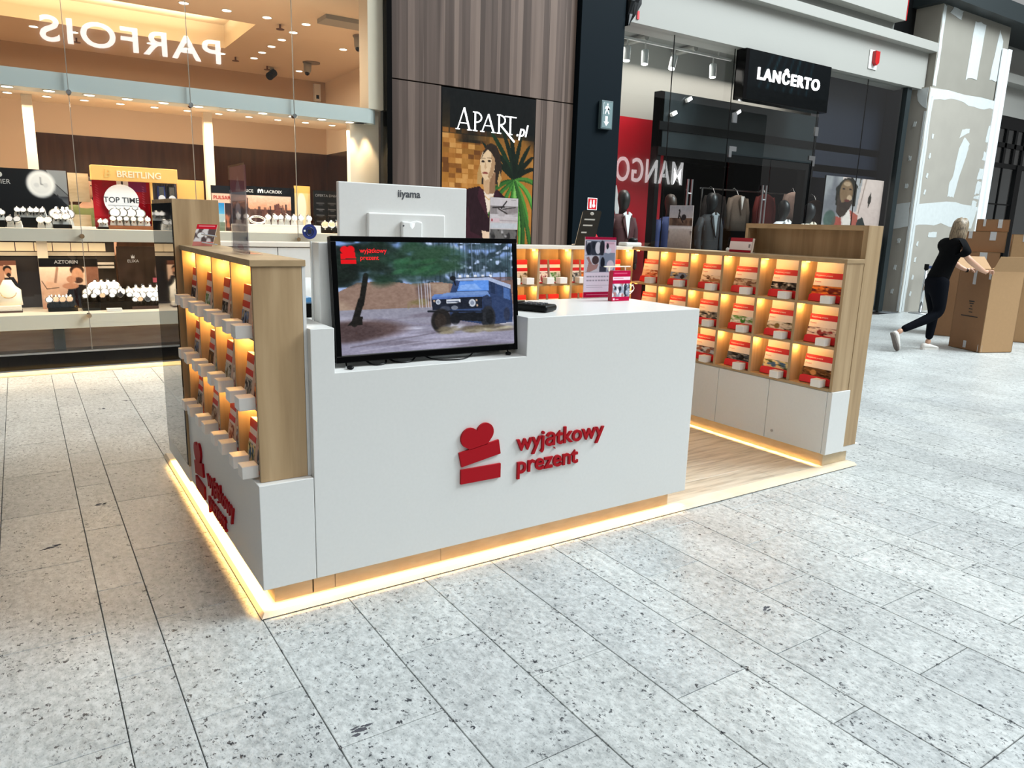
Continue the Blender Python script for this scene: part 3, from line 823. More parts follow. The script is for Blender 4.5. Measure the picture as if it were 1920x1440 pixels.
def build_monitor():
    t = thing('desktop_monitor', 'white computer monitor seen from behind above the television', 'monitor', (.835, .60, 1.05))
    y = .56
    x0, x1, z0, z1 = .526, 1.143, 1.235, 1.583
    MB().box(x0, x1, y, y+.026, z0, z1).build('rear_case', WHITE, t, bevel=.004)
    MB().box(x0+.006, x1-.006, y+.026, y+.03, z0+.006, z1-.006).build('screen_glass', BLACKG, t)
    MB().prism([(.118, .03), (.50, .03), (.495, .225), (.123, .225)], (x0, y+.002, z0), X, Z, -Y, .022).build('rear_hump', WHITE, t, bevel=.006)
    MB().prism([(.272, -.02), (.372, -.02), (.372, .190), (.345, .196), (.315, .190), (.272, .193)], (x0, y-.02, z0), X, Z, -Y, .020).build('stand_bracket', WHITEG, t, bevel=.006)
    MB().loft([hring(.848, .545, 1.058, .032, .020, 16), hring(.848, .545, 1.30, .028, .018, 16), hring(.846, .53, 1.42, .026, .012, 16)], 0).build('stand_neck', WHITEG, t, smooth=True)
    MB().box(.73, .97, .415, .532, 1.0505, 1.060).build('stand_base', WHITEG, t, bevel=.003)
    MB().box(.80, .90, .52, .56, 1.055, 1.075).build('stand_neck', WHITEG, t)
    MB().text('iiyama', (.795, y-.0005, 1.531), X, Z, .044, .001, off=.0010).build('lettering', GREYTXT, t)
    MB().cyl((.805, y-.041, 1.408), (.805, y-.0395, 1.408), .004).build('screw', GREYTXT, t)
build_monitor()

def stand_sheet(name, label, cat, cv, bl, u, h, lean=0, group=None, sheet=True, depth=.05, pm=None):
    """clear acrylic stand with a printed sheet; bl = bottom left corner seen from the front, u = width vector"""
    u = Vector(u); n = u.normalized().cross(Z); bl = Vector(bl); V = (Z*math.cos(lean)-n*math.sin(lean))
    t = thing(name, label, cat, bl+u*.5, group)
    w = u.length; un = u.normalized()
    picture('printed_sheet', cv, bl+V*h+n*.001, u, -V*h*.985, pm or PRINT, t)
    MB().prism([(0, 0.002), (w, 0.002), (w, h), (0, h)], bl-n*.003, un, V, n, .003).build('backing_sheet', CREAM if sheet else ACRYL, t)
    MB().prism([(-.004, 0), (w+.004, 0), (w+.004, h+.006), (-.004, h+.006)], bl+n*.0025, un, V, n, .0022).build('acrylic_front', ACRYL, t)
    MB().prism([(-.004, 0), (w+.004, 0), (w+.004, depth), (-.004, depth)], bl+Z*.0002, un, -n, Z, .003).build('acrylic_foot', ACRYL, t)
    return t
def build_counter_things():
    # tall flyer
    c = Canvas(80, 124, 'f3e6ec'); P1 = 'b5123e'
    c.rect(0, 0, 1, .05, P1); c.rect(.03, .055, .97, .58, '8d97a6')
    c.rect(.03, .07, .60, .30, '3a3d48'); c.blotch('d9d6da', 6, .5, .07, .30, .03, .6, k=7); c.ell(.42, .18, .09, .10, 'e5dfe0'); c.ell(.55, .18, .08, .12, '2d2c35'); c.ell(.12, .20, .07, .09, '23252f'); c.ell(.28, .14, .05, .06, '2a2b33')
    c.rect(.62, .07, .97, .26, 'f0cdd6'); c.rect(.66, .09, .92, .12, 'ddaebb'); c.ell(.75, .22, .10, .05, 'e9e4e8'); c.ell(.72, .15, .04, .05, '2b2830')
    c.rect(.03, .31, .48, .57, 'd9d4d6'); c.ell(.35, .38, .11, .07, '4d3a3a'); c.poly([(.08, .57), (.14, .40), (.30, .46), (.46, .44), (.40, .52), (.2, .57)], 'b58a80'); c.poly([(.06, .34), (.14, .32), (.24, .44), (.18, .46)], 'a77c74')
    c.ell(.58, .43, .07, .10, '20212b'); c.rect(.49, .48, .70, .57, '3c3d49'); c.ell(.83, .47, .12, .09, 'e8d8dc')
    for y in (.64, .70): 
        for k in range(9): c.rect(.09+.09*k, y, .09+.09*k+.07, y+.025, '9a949c', .8)
    c.rect(.09, .79, .85, .80, 'b8aeb6'); c.rect(.09, .82, .6, .83, 'b8aeb6'); c.rect(0, .90, 1, 1, P1); c.rect(.10, .945, .82, .955, 'e38aa4'); c.rect(.88, .92, .95, .975, 'f6dbe4')
    stand_sheet('flyer_stand', 'tall pink and white flyer stand on the right end of the counter', 'flyer', c, (1.885, .590, 1.0505), (.205, -.012, 0), .325, .02)
    # boxed gift set with strings beside it
    t = thing('gift_package', 'small crimson gift package with photo front beside the tall flyer', 'gift box', (2.0, .45, 1.0505))
    c = Canvas(60, 84, 'c01546'); c.rect(0, .20, 1, .31, 'f7dbe6'); c.rect(.06, .235, .6, .26, 'd884a2'); c.rect(0, .43, 1, .86, '9aa3b4'); c.blotch('e6e0e6', 6, .48, .43, .86, k=7); c.blotch('2e2f3a', 7, .58, .43, .86, k=7); c.blotch('b07a74', 5, .62, .43, .86, k=7)
    c.rect(.06, .90, .16, .97, 'f3d6e0'); c.rect(.22, .93, .38, .95, 'e79ab4'); c.rect(.06, .07, .8, .11, 'da5a80')
    MB().box(1.948, 2.068, .430, .462, 1.0505, 1.208).build('package_body', CRIM, t, bevel=.001)
    picture('package_front', c, (1.948, .4294, 1.208), X*.120, -Z*.157, PRINT, t)
    MB().box(1.90, 2.075, .4405, .4515, 1.226, 1.232).box(1.93, 1.936, .443, .449, 1.205, 1.226).box(2.04, 2.046, .443, .449, 1.205, 1.226).build('gold_tie', M('pale_ribbon', 'fff3e0', .4), t)
    for sgn in (0, 1):
        pts = [(2.07, .446, 1.10), (2.085+.02*sgn, .45, 1.13), (2.115, .455, 1.125), (2.12, .455, 1.105), (2.085, .45, 1.095-.012*sgn), (2.07, .446, 1.10)]
        MB().tube(smooth_pts(pts), .0022, 6).build('ribbon_loop', M('pale_ribbon', 'fff3e0', .4), t)
    # folded payment terminal
    t = thing('payment_terminal', 'black handheld payment terminal lying behind the television edge', 'terminal', (1.25, .27, 1.0505))
    R = Matrix.Rotation(math.radians(-62), 3, 'Z')
    b = MB(); c0 = Vector((1.265, .30, 1.067)); b.obox(c0, (.36, .115, .030), R); b.build('body', BLACK, t, bevel=.012, seg=3)
    MB().obox(c0+R @ Vector((-.06, 0, .017)), (.16, .09, .008), R).build('screen', BLACKG, t, bevel=.002)
    b = MB()
    for i in range(4):
        for j in range(3): b.obox(c0+R @ Vector((.055+.026*i, -.026+.026*j, .0165)), (.018, .018, .006), R)
    b.build('keypad', GREYTXT, t)
    # black bin with blue top and pale dome on the counter's left end
    t = thing('card_box', 'small black box with a blue flap at the left end of the counter', 'box', (.315, .36, 1.0505))
    MB().box(.270, .360, .31, .41, 1.0505, 1.106).build('body', BLACK, t, bevel=.002)
    MB().box(.268, .362, .308, .412, 1.106, 1.1105).build('rim', M('blue_grey', '6f93b5', .4), t)
    MB().loft([[Vector((.270+.09*i/8, yy, 1.111+.016*math.sin(PI*i/8))) for i in range(9)]+[Vector((.360, yy, 1.1106)), Vector((.270, yy, 1.1106))] for yy in (.33, .41)]).build('blue_flap', M('sky_blue', '66aee6', .4), t)
    t = thing('desk_chair', 'white rounded office chair behind the counter', 'chair', (.56, 1.15, .025))
    MB().loft([hring(.56, 1.22, .62, .22, .03, 20), hring(.56, 1.24, .85, .24, .035, 20), hring(.56, 1.26, 1.06, .22, .035, 20), hring(.56, 1.27, 1.13, .13, .025, 20)]).build('backrest', WHITEG, t, smooth=True)
    MB().loft([hring(.56, 1.05, .46, .23, .21, 20, p=3), hring(.56, 1.05, .53, .23, .21, 20, p=3)]).build('seat', WHITEG, t, bevel=.01)
    MB().cyl((.56, 1.05, .10), (.56, 1.05, .46), .025).build('column', CHROME, t)
    MB().box(.53, .59, 1.2, 1.235, .48, .66).build('backrest_bar', CHROME, t)
    for k in range(5):
        a = 2*PI*k/5; e = Vector((.56+.26*math.cos(a), 1.05+.26*math.sin(a), .055))
        MB().tube([(.56, 1.05, .11), e], [.022, .014]).ell(e-Z*.008, .022, .022, .022, 8, 6).build('leg', BLACK, t)
build_counter_things()

def build_wing_things():
    m, nt, b = base_mat('see_through_print'); a = nt.nodes.new('ShaderNodeAttribute'); a.attribute_name = 'Col'
    nt.links.new(a.outputs['Color'], b.inputs['Base Color']); b.inputs['Alpha'].default_value = .55; MATS['see_through_print'] = m
    # acrylic sign on the left wing
    c = Canvas(44, 60, 'cfc7c8'); c.vgrad(0, .30, '9b2b35', 'b23a44'); c.poly([(.35, .28), (.5, .12), (.65, .28)], 'd9a3a5', .7); c.rect(0, .30, 1, .40, 'd9d3d4'); c.rect(.08, .40, .92, .62, '37323a'); c.ell(.45, .52, .16, .10, 'd8d8de'); c.rect(.08, .62, .92, .66, '8b6a62'); c.rect(.05, .68, .95, .86, '6c6872'); c.blotch('4c5570', 4, .5, .68, .86, k=5); c.rect(.0, .86, 1, 1, 'cdb8b6'); c.ell(.5, .93, .2, .03, 'a94f55'); c.grain(30); c.a = 255-(255-c.a)*.75
    stand_sheet('acrylic_sign', 'clear acrylic sign with red headed leaflet standing on the left wing', 'sign', c, (.105, .612, 1.2875), (.0, -.245, 0), .325, 0, sheet=False, pm=MATS['see_through_print'])
    # booklet on wire easel
    t = thing('booklet_easel', 'red topped booklet leaning on a small metal easel at the far end of left wing', 'booklet', (.12, 1.22, 1.2875))
    c = Canvas(36, 44, '5a4a48'); c.rect(0, 0, 1, .22, 'c5182a'); c.rect(.1, .06, .9, .12, 'e48a90'); c.blotch('d9d2cf', 4, .5, .22, 1, k=7); c.rect(0, .8, 1, 1, 'c77a70'); c.ell(.3, .5, .16, .12, 'e6e2de')
    u = Vector((.085, -.02, 0)); V = Vector((.034, .03, .098))
    n = u.cross(V).normalized()
    picture('booklet_cover', c, Vector((.058, 1.205, 1.288))+V+n*.0005, u, -V, PRINT, t)
    MB().prism([(0, 0), (u.length, 0), (u.length, V.length), (0, V.length)], Vector((.058, 1.205, 1.288))-n*.008, u.normalized(), V.normalized(), n, .008).build('pages', CREAM, t)
    for z in (.012, .05): MB().tube([(.098, 1.19, 1.292+z), (.160, 1.165, 1.283+z)], .0035).build('easel_bar', CHROME, t)
    MB().tube([(.13, 1.215, 1.289), (.152, 1.23, 1.345)], .003).build('easel_bar', CHROME, t)
    # poster with driftwood
    c = Canvas(70, 90, 'e4dcd8'); c.rect(.02, .02, .98, .42, 'e9e2df'); c.rect(.02, .18, .98, .36, 'a39a96'); c.blotch('cfc7c3', 5, .5, .2, .4, k=5); c.line(.1, .22, .5, .20, .03, '3b3534'); c.line(.4, .23, .58, .08, .03, '332d2c'); c.line(.45, .25, .9, .20, .02, '3b3534'); c.line(.3, .24, .6, .34, .03, '4a4340'); c.rect(.02, .45, .35, .52, 'f0d6d8'); c.rect(.06, .46, .1, .51, 'b01a2a'); c.rect(.35, .48, .98, .50, 'c9b9b8'); c.rect(.02, .54, .98, .66, 'dfe3e4'); c.rect(.02, .68, .98, 1, '7d7a74'); c.blotch('3c3a38', 6, .5, .68, 1, k=6); c.blotch('d8d4d0', 7, .6, .68, 1, k=6); c.rect(.75, .04, .92, .06, 'a9a2a0'); c.grain(20)
    stand_sheet('poster_stand', 'acrylic poster of driftwood standing on the back wing beside the lightbox', 'poster', c, (2.094, 1.90, 1.2875), (.228, 0, 0), .317)
    c = Canvas(60, 84, 'd8d6d8'); c.vgrad(.02, .3, 'b9bcc6', 'd6d2d2'); c.rect(.02, .30, .98, .48, '8c6f5c'); c.blotch('5f4a40', 5, .5, .3, .48, k=5); c.line(.4, .30, .44, .14, .04, '2b2628'); c.ell(.42, .12, .03, .03, '2b2628'); c.ell(.62, .28, .10, .07, '3a3436'); c.line(.45, .25, .6, .4, .03, '2e2728'); c.rect(.02, .50, .98, .55, 'efeaea'); c.rect(.55, .505, .93, .54, 'f6f6f6'); c.vgrad(.55, 1, 'ddd8d4', 'a89a92'); c.blotch('5d504b', 4, .52, .6, .85, k=5); c.grain(20)
    stand_sheet('poster_stand', 'acrylic poster of a jumping mountain biker standing on the right wing', 'poster', c, (3.50, 1.61, 1.2875), (.05, -.19, 0), .315)
    # smoked sign with lines of text, leaning
    t = thing('smoked_sign', 'dark see-through tilted panel with pale text lines on the back wing', 'sign', (2.98, 1.93, 1.2875))
    A = Vector((2.835, 1.90, 1.2885)); U = X; V = Vector((.30, .06, 1)).normalized()
    n = U.cross(V).normalized(); hh = .270
    MB().prism([(0, 0), (.178, 0), (.178, hh-.012), (.166, hh), (.012, hh), (0, hh-.012)], A, U, V, n, .006).build('panel', M('smoked_panel', '27241f', .12), t)
    b = MB()
    for x, y, w in ((.03, .195, .10), (.03, .150, .09), (.03, .095, .05)): b.prism([(x, y), (x+w, y), (x+w, y+.011), (x, y+.011)], A+n*.0062, U, V, n, .0006)
    b.ell(A+U*.09+V*.245+n*.006, .02, .002, .012, 8, 5).build('pale_print', M('pale_print', 'a8a49a', .5), t)
    MB().tube([A+U*.02+V*.01, A+U*.02-V*.0+Vector((.0, .05, .004))], .006).tube([A+U*.16+V*.01, A+U*.16+Vector((.0, .05, .004))], .006).build('clip_foot', CHROME, t)
    # router
    t = thing('white_router', 'small white rounded box with a black cap on the kiosk corner', 'box', (3.40, 1.94, 1.2875))
    MB().box(3.33, 3.495, 1.88, 1.98, 1.2875, 1.318).build('body', WHITE, t, bevel=.012, seg=3)
    MB().ell((3.44, 1.93, 1.330), .045, .035, .024).build('black_cap', BLACK, t, smooth=True)
    MB().ell((3.472, 1.93, 1.336), .014, .012, .012).build('white_tip', WHITE, t, smooth=True)
    # brochure block
    t = thing('brochure_holder', 'pale brochure holder with red bands against the oak screen', 'brochure', (3.5, .95, 1.2875))
    c = Canvas(48, 30, 'efe2e2'); c.rect(0, 0, 1, .26, 'a8323e'); c.rect(0, .82, 1, 1, 'a51d30'); c.rect(.86, .45, .93, .66, '8d8486')
    u = Vector((.0, -.185, 0)); n = Vector((-1, 0, 0))
    picture('brochure_front', c, (3.488, .995, 1.3845), u, Vector((-.014, 0, -.095)), PRINT, t)
    MB().prism([(0, 0), (.185, 0), (.185, .096), (0, .096)], (3.4785, .995, 1.2885), -Y, Vector((.145, 0, .99)), Vector((1, 0, -.145)), .018).build('brochure_stack', CREAM, t)
    MB().ell((3.468, 1.0, 1.302), .012, .012, .014).build('side_knob', WHITE, t, smooth=True)
    MB().cyl((3.47, 1.005, 1.335), (3.482, 1.003, 1.385), .003).build('side_wire', BLACK, t)
build_wing_things()

# ------------------------------------------------------------------ jeweller's shop on the left
def build_jeweller():
    st = lambda b, n, m, p=None, **k: tag(b.build(n, m, p, **k), kind='structure')
    # outer wood wall and black frame
    fr = st(MB().box(2.835, 2.895, 5.27, 5.45, 0, 6), 'trim_2', BLACKG)
    st(MB().box(2.66, 2.833, 5.36, 5.60, 2.6, 6), 'trim_3', CREAMW)
    wf = st(MB().box(2.90, 5.41, 5.40, 5.9, 0, 6.2), 'wall_front', BLACK)
    for x0, x1, z0, z1 in ((2.90, 5.405, 2.945, 6.2), (2.90, 3.528, 0.05, 2.932), (4.838, 5.405, .05, 2.932)):
        MB().box(x0, x1, 5.345, 5.399, z0, z1).build('wood_panel', WALNUT, wf, bevel=.002)
    st(MB().box(5.415, 6.12, 5.26, 5.9, 0, 6.2), 'column', NAVYB, bevel=.004)
    # ledges, plinth
    st(MB().box(-4, 2.83, 5.38, 5.9, .010, .155), 'baseboard_front', BLACKG)
    st(MB().box(-4, 2.83, 5.62, 5.64, .155, .370), 'wall_lower', SALMON)
    for x in (-.42, 1.55): st(MB().box(x, x+.09, 5.55, 5.615, .155, .370), 'trim_4', M('dark_post', '4a4b48', .5))
    st(MB().box(-4, 2.83, 5.38, 6.30, .370, .503), 'trim_5', IVORY, bevel=.003)
    st(MB().box(-4, 2.83, 5.38, 6.10, 1.160, 1.272), 'trim_6', IVORY, bevel=.003)
    st(MB().box(-4, 2.65, 5.36, 5.62, 2.452, 2.600), 'trim_7', M('soffit_band', 'c9d0ce', .5))
    sof = st(MB().box(-4, 2.72, 5.62, 6.45, 2.47, 2.56), 'ceiling', CREAMW)
    # end return beside the glass and the rounded soffit end
    st(MB().box(2.50, 2.833, 5.50, 5.60, .503, 2.6), 'wall_right', CREAMW)
    st(MB().cyl((2.65, 5.49, 2.452), (2.65, 5.49, 2.600), .128, seg=20), 'trim_8', MATS['soffit_band'])
    # room behind
    st(MB().box(-5, 4.2, 10.78, 10.9, 2.545, 3.8), 'wall_back', BEIGE)
    st(MB().box(-5, 4.2, 10.77, 10.9, 0, 2.545), 'wall_back', DBROWN)
    st(MB().box(-5, -.27, 10.72, 10.765, 0, 2.60), 'wall_back', BEIGE)
    st(MB().prism([(4.11, 10.78), (4.06, 8.4), (3.3, 6.6), (3.3, 5.9), (4.3, 5.9), (4.3, 10.78)], (0, 0, 2.545), X, Y, Z, 1.25), 'wall_right', CREAMW)
    st(MB().prism([(4.11, 10.78), (4.06, 8.4), (3.3, 6.6), (3.3, 5.9), (4.3, 5.9), (4.3, 10.78)], (0, 0, 0), X, Y, Z, 2.545), 'wall_right', DBROWN)
    st(MB().box(-5, -4.9, 5.4, 10.9, 0, 3.8), 'wall_left', BEIGE)
    st(MB().box(-5, 4.3, 5.9, 10.9, .0, .02), 'floor', SALMON)
    # ceiling with the light recess
    c = MB(); rx0, rx1, ry0, ry1 = -1.3, 2.08, 7.5, 9.15
    for x0, x1, y0, y1 in ((-5, rx0, 5.36, 10.9), (rx1, 4.3, 5.36, 10.9), (rx0, rx1, 5.36, ry0), (rx0, rx1, ry1, 10.9)): c.box(x0, x1, y0, y1, 3.75, 3.85)
    ce = st(c, 'ceiling', CREAMW)
    st(MB().box(rx0-.1, rx1+.1, ry0-.1, ry1+.1, 4.05, 4.12), 'ceiling', CREAMW)
    cv = MB().box(rx0, rx1, ry0-.06, ry0, 3.85, 4.05).box(rx0, rx1, ry1, ry1+.06, 3.85, 4.05).box(rx1, rx1+.06, ry0, ry1, 3.85, 4.05).box(rx0-.06, rx0, ry0, ry1, 3.85, 4.05)
    st(cv, 'trim_9', CREAMW)
    light('AREA', 'cove_glow', ((rx0+rx1)/2, 8.3, 3.9), 55, (1, .82, .52), 3.0, 1.3, target=((rx0+rx1)/2, 8.3, 5))
    st(MB().box(2.6, 3.3, 6.45, 6.75, 3.70, 3.749), 'trim_10', LGREY)
    # rear return partition: warm wall with a slot
    # glass front
    w = st(MB().box(-3.2, 2.833, 5.315, 5.345, .155, .172), 'window_1', METAL)
    xs = [-3.12, -2.12, -1.125, -.13, .862, 1.845, 2.833]
    for a, b in zip(xs[:-1], xs[1:]): MB().box(a+.003, b-.003, 5.325, 5.335, .173, 5.2).build('pane', GLASS, w)
    for x in xs[2:-1]:
        MB().box(x-.0025, x+.0025, 5.323, 5.337, .173, 5.2).build('joint_seal', M('seal_grey', '8a8378', .4), w)
        for z in (.49, 1.21, 2.44): MB().cyl((x, 5.31, z), (x, 5.375, z), .021, seg=16).build('glass_fixing', CHROME, w)
    # posts
    for x in (-.475, 1.10):
        p = MB().box(x, x+.085, 5.98, 6.06, 1.272, 2.47).build('post', CREAMW, None, origin=(x+.04, 6.0, 1.272)); tag(p, kind='structure')
        p = MB().box(x, x+.085, 5.93, 6.0, .503, 1.16).build('post', CREAMW, None, origin=(x+.04, 5.97, .503)); tag(p, kind='structure')
    # downlights
    def dl(x, y, z, r, lab, grp, spot=0):
        t = thing('downlight', lab, 'light', (x, y, z), grp)
        MB().cyl((x, y, z-.004), (x, y, z+.0), r*1.25, seg=16).build('rim', WHITE, t)
        MB().cyl((x, y, z-.006), (x, y, z-.003), r, seg=16).build('bulb', LAMPW, t)
        if spot: light('SPOT', 'downlight_beam', (x, y, z-.02), spot, SHOP, target=(x, y, 0), spot=1.1, radius=.04)
    for i in range(12): dl(-.88+.305*i, 5.44, 2.451, .042, '%s round downlight from the left in the pale soffit front edge' % ORD[i], 'soffit edge downlights')
    for i in range(12): dl(-.88+.305*i, 5.98, 2.469, .034, '%s small round downlight from the left set back under the soffit' % ORD[i], 'rear soffit downlights')
    for i, x in enumerate((-.65, -.2, .25, 1.18, 1.65, 2.12, 2.58)): dl(x, 9.53, 3.749, .05, '%s downlight from the left in the rear row of jeweller ceiling' % ORD[i], 'rear ceiling downlights')
    for i, y in enumerate((7.58, 8.08, 8.57, 9.05)): dl(2.57, y, 3.749, .05, '%s downlight from the glass in the row beside the light recess' % ORD[i], 'side ceiling downlights')
    for i, x in enumerate((.71, 1.18, 1.64, 2.10, 2.57)): dl(x, 7.07, 3.749, .05, '%s downlight from the left in the front row of jeweller ceiling' % ORD[i], 'front ceiling downlights')
    dl(3.42, 8.07, 3.749, .05, 'single downlight near the slanted side wall, front one', None); dl(3.42, 10.04, 3.749, .05, 'single downlight near the slanted side wall, rear one', None)
    for i, (x, y) in enumerate(((3.36, 9.25), (3.35, 7.18))):
        t = thing('ceiling_camera', ['dome camera on a round plate near the rear downlight', 'pale camera by the glass edge, front of shop ceiling'][i], 'camera', (x, y, 3.749))
        MB().cyl((x, y, 3.735), (x, y, 3.749), .13, seg=18).build('plate', M('camera_plate', '8d8175', .5), t)
        MB().loft([hring(x-.06, y, 3.735, .06, .06, 14), hring(x-.07, y-.02, 3.62, .055, .055, 14), hring(x-.08, y-.03, 3.57, .035, .035, 14)]).build('housing', LGREY, t, smooth=True)
        MB().ell((x-.085, y-.045, 3.575), .036, .03, .03).build('lens', BLACKG, t, smooth=True)
    t = thing('ceiling_camera', 'small black nosed camera hanging at the back wall of jeweller', 'camera', (3.0, 10.1, 3.749))
    MB().cyl((3.0, 10.1, 3.749), (3.0, 10.1, 3.66), .03).build('stem', LGREY, t); MB().cyl((3.03, 10.1, 3.68), (2.93, 10.0, 3.60), .06).build('housing', BLACK, t)
    for i, (x, y) in enumerate(((2.32, 7.3), (2.34, 9.65), (.3, 9.9), (2.9, 10.0))):
        t = thing('sprinkler', 'brown ceiling sprinkler head of the jeweller, ' + ['before the side downlights', 'beside the rear downlights', 'between two rear downlights', 'near the back right corner'][i], 'sprinkler', (x, y, 3.749), 'jeweller sprinklers')
        MB().cyl((x, y, 3.749), (x, y, 3.70), .012).build('pipe', M('bronze', '6d4a35', .4, .6), t); MB().cyl((x, y, 3.698), (x, y, 3.69), .05, seg=10).build('deflector', MATS['bronze'], t)
    t = thing('wall_sensor', 'small white box sensor high in the corner of jeweller back wall', 'sensor', (3.95, 10.7, 3.5)); MB().box(3.89, 4.0, 10.70, 10.779, 3.42, 3.70).build('case', WHITE, t)
    MB().box(3.92, 3.97, 10.695, 10.70, 3.46, 3.52).build('lens', BLACKG, t)
    # two spot lamps washing the end return
    for k, x in enumerate((2.52, 2.62)): light('SPOT', 'wall_washer', (2.50+.17*k, 5.43, 2.40), 22, (1, .78, .5), target=(2.58+.15*k, 5.5, 1.2), spot=.9, radius=.03)

    # ---- upper shelf: posters and signs
    z0 = 1.2725
    def poster(name, label, cv, x0, x1, zb, zt, y, cat='poster', mat=PRINT, th=.03, back=BLACK):
        t = thing(name, label, cat, ((x0+x1)/2, y, zb))
        MB().box(x0, x1, y, y+th, zb, zt).build('board', back, t)
        if cv is not None: picture('print', cv, (x0, y-.001, zt), X*(x1-x0), -Z*(zt-zb), mat, t)
        return t
    c = Canvas(140, 60, '17191d'); c.poly([(.86, .0), (1, .0), (1, .42), (.90, .20)], '8d9196'); c.poly([(.83, .22), (.88, .16), (1, .45), (1, .62)], '6d7075')
    for i in range(5): c.ell(.88+.022*i, .30+.07*i, .008, .02, '202226')
    c.ell(.82, .25, .098, .235, 'c9ccd0'); c.ell(.82, .25, .085, .20, 'f0f1f2'); c.ell(.82, .25, .07, .165, 'e2e4e6'); c.line(.82, .25, .82, .14, .012, '5b5e64'); c.line(.82, .25, .85, .28, .012, '5b5e64')
    c.ell(.79, .27, .018, .04, 'cfd2d6'); c.ell(.85, .27, .018, .04, 'cfd2d6'); c.blotch('2b2f37', 3, .5, .45, 1, k=4); c.rect(.30, .46, .38, .465, '9a9ca0')
    t = poster('watch_poster', 'black poster with a big white watch on the upper window shelf', c, -1.35, -.185, z0, 1.795, 5.78)
    b = MB().text('BAUME & MERCIER', (-1.10, 5.778, 1.655), X, Z, .058, .001, sx=.98); b.ell((-.70, 5.778, 1.735), .018, .001, .022, 12, 6); b.build('lettering', M('silver_print', 'b9bbbe', .4), t)
    t = poster('wooden_backboard', 'pale wooden board between the watch poster and the red watch display', None, -.17, .0, 1.52, 1.785, 5.86, back=PALEOAK, cat='board')
    MB().box(-.165, -.005, 5.85, 5.86, z0, 1.40).build('lower_board', PALEOAK, t); MB().box(-.165, -.15, 5.85, 5.86, 1.40, 1.52).build('side', PALEOAK, t)
    # golden brand header and red display
    t = thing('golden_header_display', 'watch display with golden header and red panel with a white disc', 'display', (.39, 5.78, z0))
    GOLD = M('golden_header', 'e7b56a', .4, emit=.35, emcol='f0b860')
    MB().box(.015, .765, 5.68, 5.84, 1.728, 1.862).build('header', GOLD, t, bevel=.003)
    MB().text('BREITLING', (.225, 5.679, 1.762), X, Z, .082, .006, off=.0016).build('lettering', M('cream_letter', 'fff1d6', .4), t)
    b = MB().text('B', (.115, 5.679, 1.755), X, Vector((.15, 0, 1)), .105, .006, off=.002); b.build('emblem_letter', M('amber_letter', 'f3c877', .4), t)
    c = Canvas(90, 70, 'a3101e'); c.vgrad(0, 1, '9c1220', '7d0c18'); c.blotch('b9202c', 4, .5, k=4); c.rect(.42, 0, .62, .18, 'e8e4ee'); c.rect(.50, 0, .53, .2, '2d2430'); c.rect(.18, 0, .40, .14, '8e1a22'); c.rect(.62, 0, .93, .22, '7a2050')
    for i in range(9): c.line(.06, .1+.05*i, .10, .13+.05*i, .008, 'd9707a', .7); c.line(.86, .1+.05*i, .89, .12+.05*i, .008, 'e3a0b5', .7)
    picture('red_panel', c, (.02, 5.789, 1.728), X*.500, -Z*.452, PRINT, t)
    MB().box(.02, .52, 5.79, 5.81, z0, 1.728).build('panel_board', M('dark_red', '6b0c18', .4), t)
    MB().cyl((.262, 5.768, 1.545), (.262, 5.788, 1.545), .152, seg=36).build('disc', M('lit_disc', 'f3f0f0', .4, emit=.35, emcol='ffffff'), t)
    MB().text('TOP TIME', (.262, 5.767, 1.525), X, Z, .072, .001, align='CENTER', off=.001).box(.14, .39, 5.766, 5.767, 1.495, 1.498).build('disc_lettering', GREYTXT, t)
    MB().box(.52, .54, 5.74, 5.81, z0, 1.728).build('side_trim', GOLD, t)
    MB().box(.54, .762, 5.79, 5.81, z0, 1.728).build('grey_panel', M('panel_grey', '5a5866', .4), t)
    b = MB()
    for k in range(9): b.box(.545+.024*k, .556+.024*k, 5.782, 5.79, 1.30, 1.72)
    b.build('panel_ribs', M('panel_rib', '3c3a48', .4), t)
    for k, cc in enumerate(('2b3f8a', '121316')):
        x = .585+.095*k
        MB().box(x, x+.07, 5.755, 5.782, 1.35, 1.70).build('watch_cushion', M('cushion_%d' % k, cc, .6), t)
        MB().box(x+.012, x+.058, 5.745, 5.755, 1.47, 1.69).build('steel_band', CHROME, t)
        MB().cyl((x+.035, 5.740, 1.58), (x+.035, 5.756, 1.58), .032, seg=16).build('watch_dial', M('dial_white', 'e9e9ee', .3), t)
    poster('yellow_backboard', 'warm yellow board right of the golden header display', None, .785, 1.04, z0, 1.775, 5.86, back=M('lit_yellow', 'e0ab5e', .5, emit=.12), cat='board')
    c = Canvas(60, 74, '1d2026'); c.rect(0, .18, 1, 1, 'e9c2ae'); c.vgrad(.38, .62, '2f86c8', '5aa8d8', 0, .6); c.rect(0, .62, .6, .8, '9fb6bf'); c.rect(0, .8, .6, 1, '6d7f74'); c.blotch('dfe6ea', 5, .55, .6, .8, 0, .6, k=6); c.rect(.62, .38, 1, 1, '3a3136'); c.blotch('a8674f', 4, .5, .4, 1, .6, 1, k=6)
    t = poster('blue_poster', 'poster with a blue sea picture and dark head strip on the upper shelf', c, 1.10, 1.30, z0, 1.735, 5.79)
    MB().text('PULSAR', (1.20, 5.787, 1.598), X, Z, .05, .001, align='CENTER', off=.0008).build('lettering', DRED, t)
    c = Canvas(120, 64, '15171b'); c.vgrad(.20, .60, 'f3cdb8', 'd98a66', .0, .93); c.vgrad(.5, .97, '5a3f3a', '33262a', 0, .93)
    for i in range(46):
        x = .02+.9*RNG.rand(); w = .012+.03*RNG.rand(); h = .08+.16*RNG.rand(); c.rect(x, .62-h, x+w, .97, ['4d3836', '6d4a42', '3a2c30', '80584c', '5b4745'][i % 5], .85)
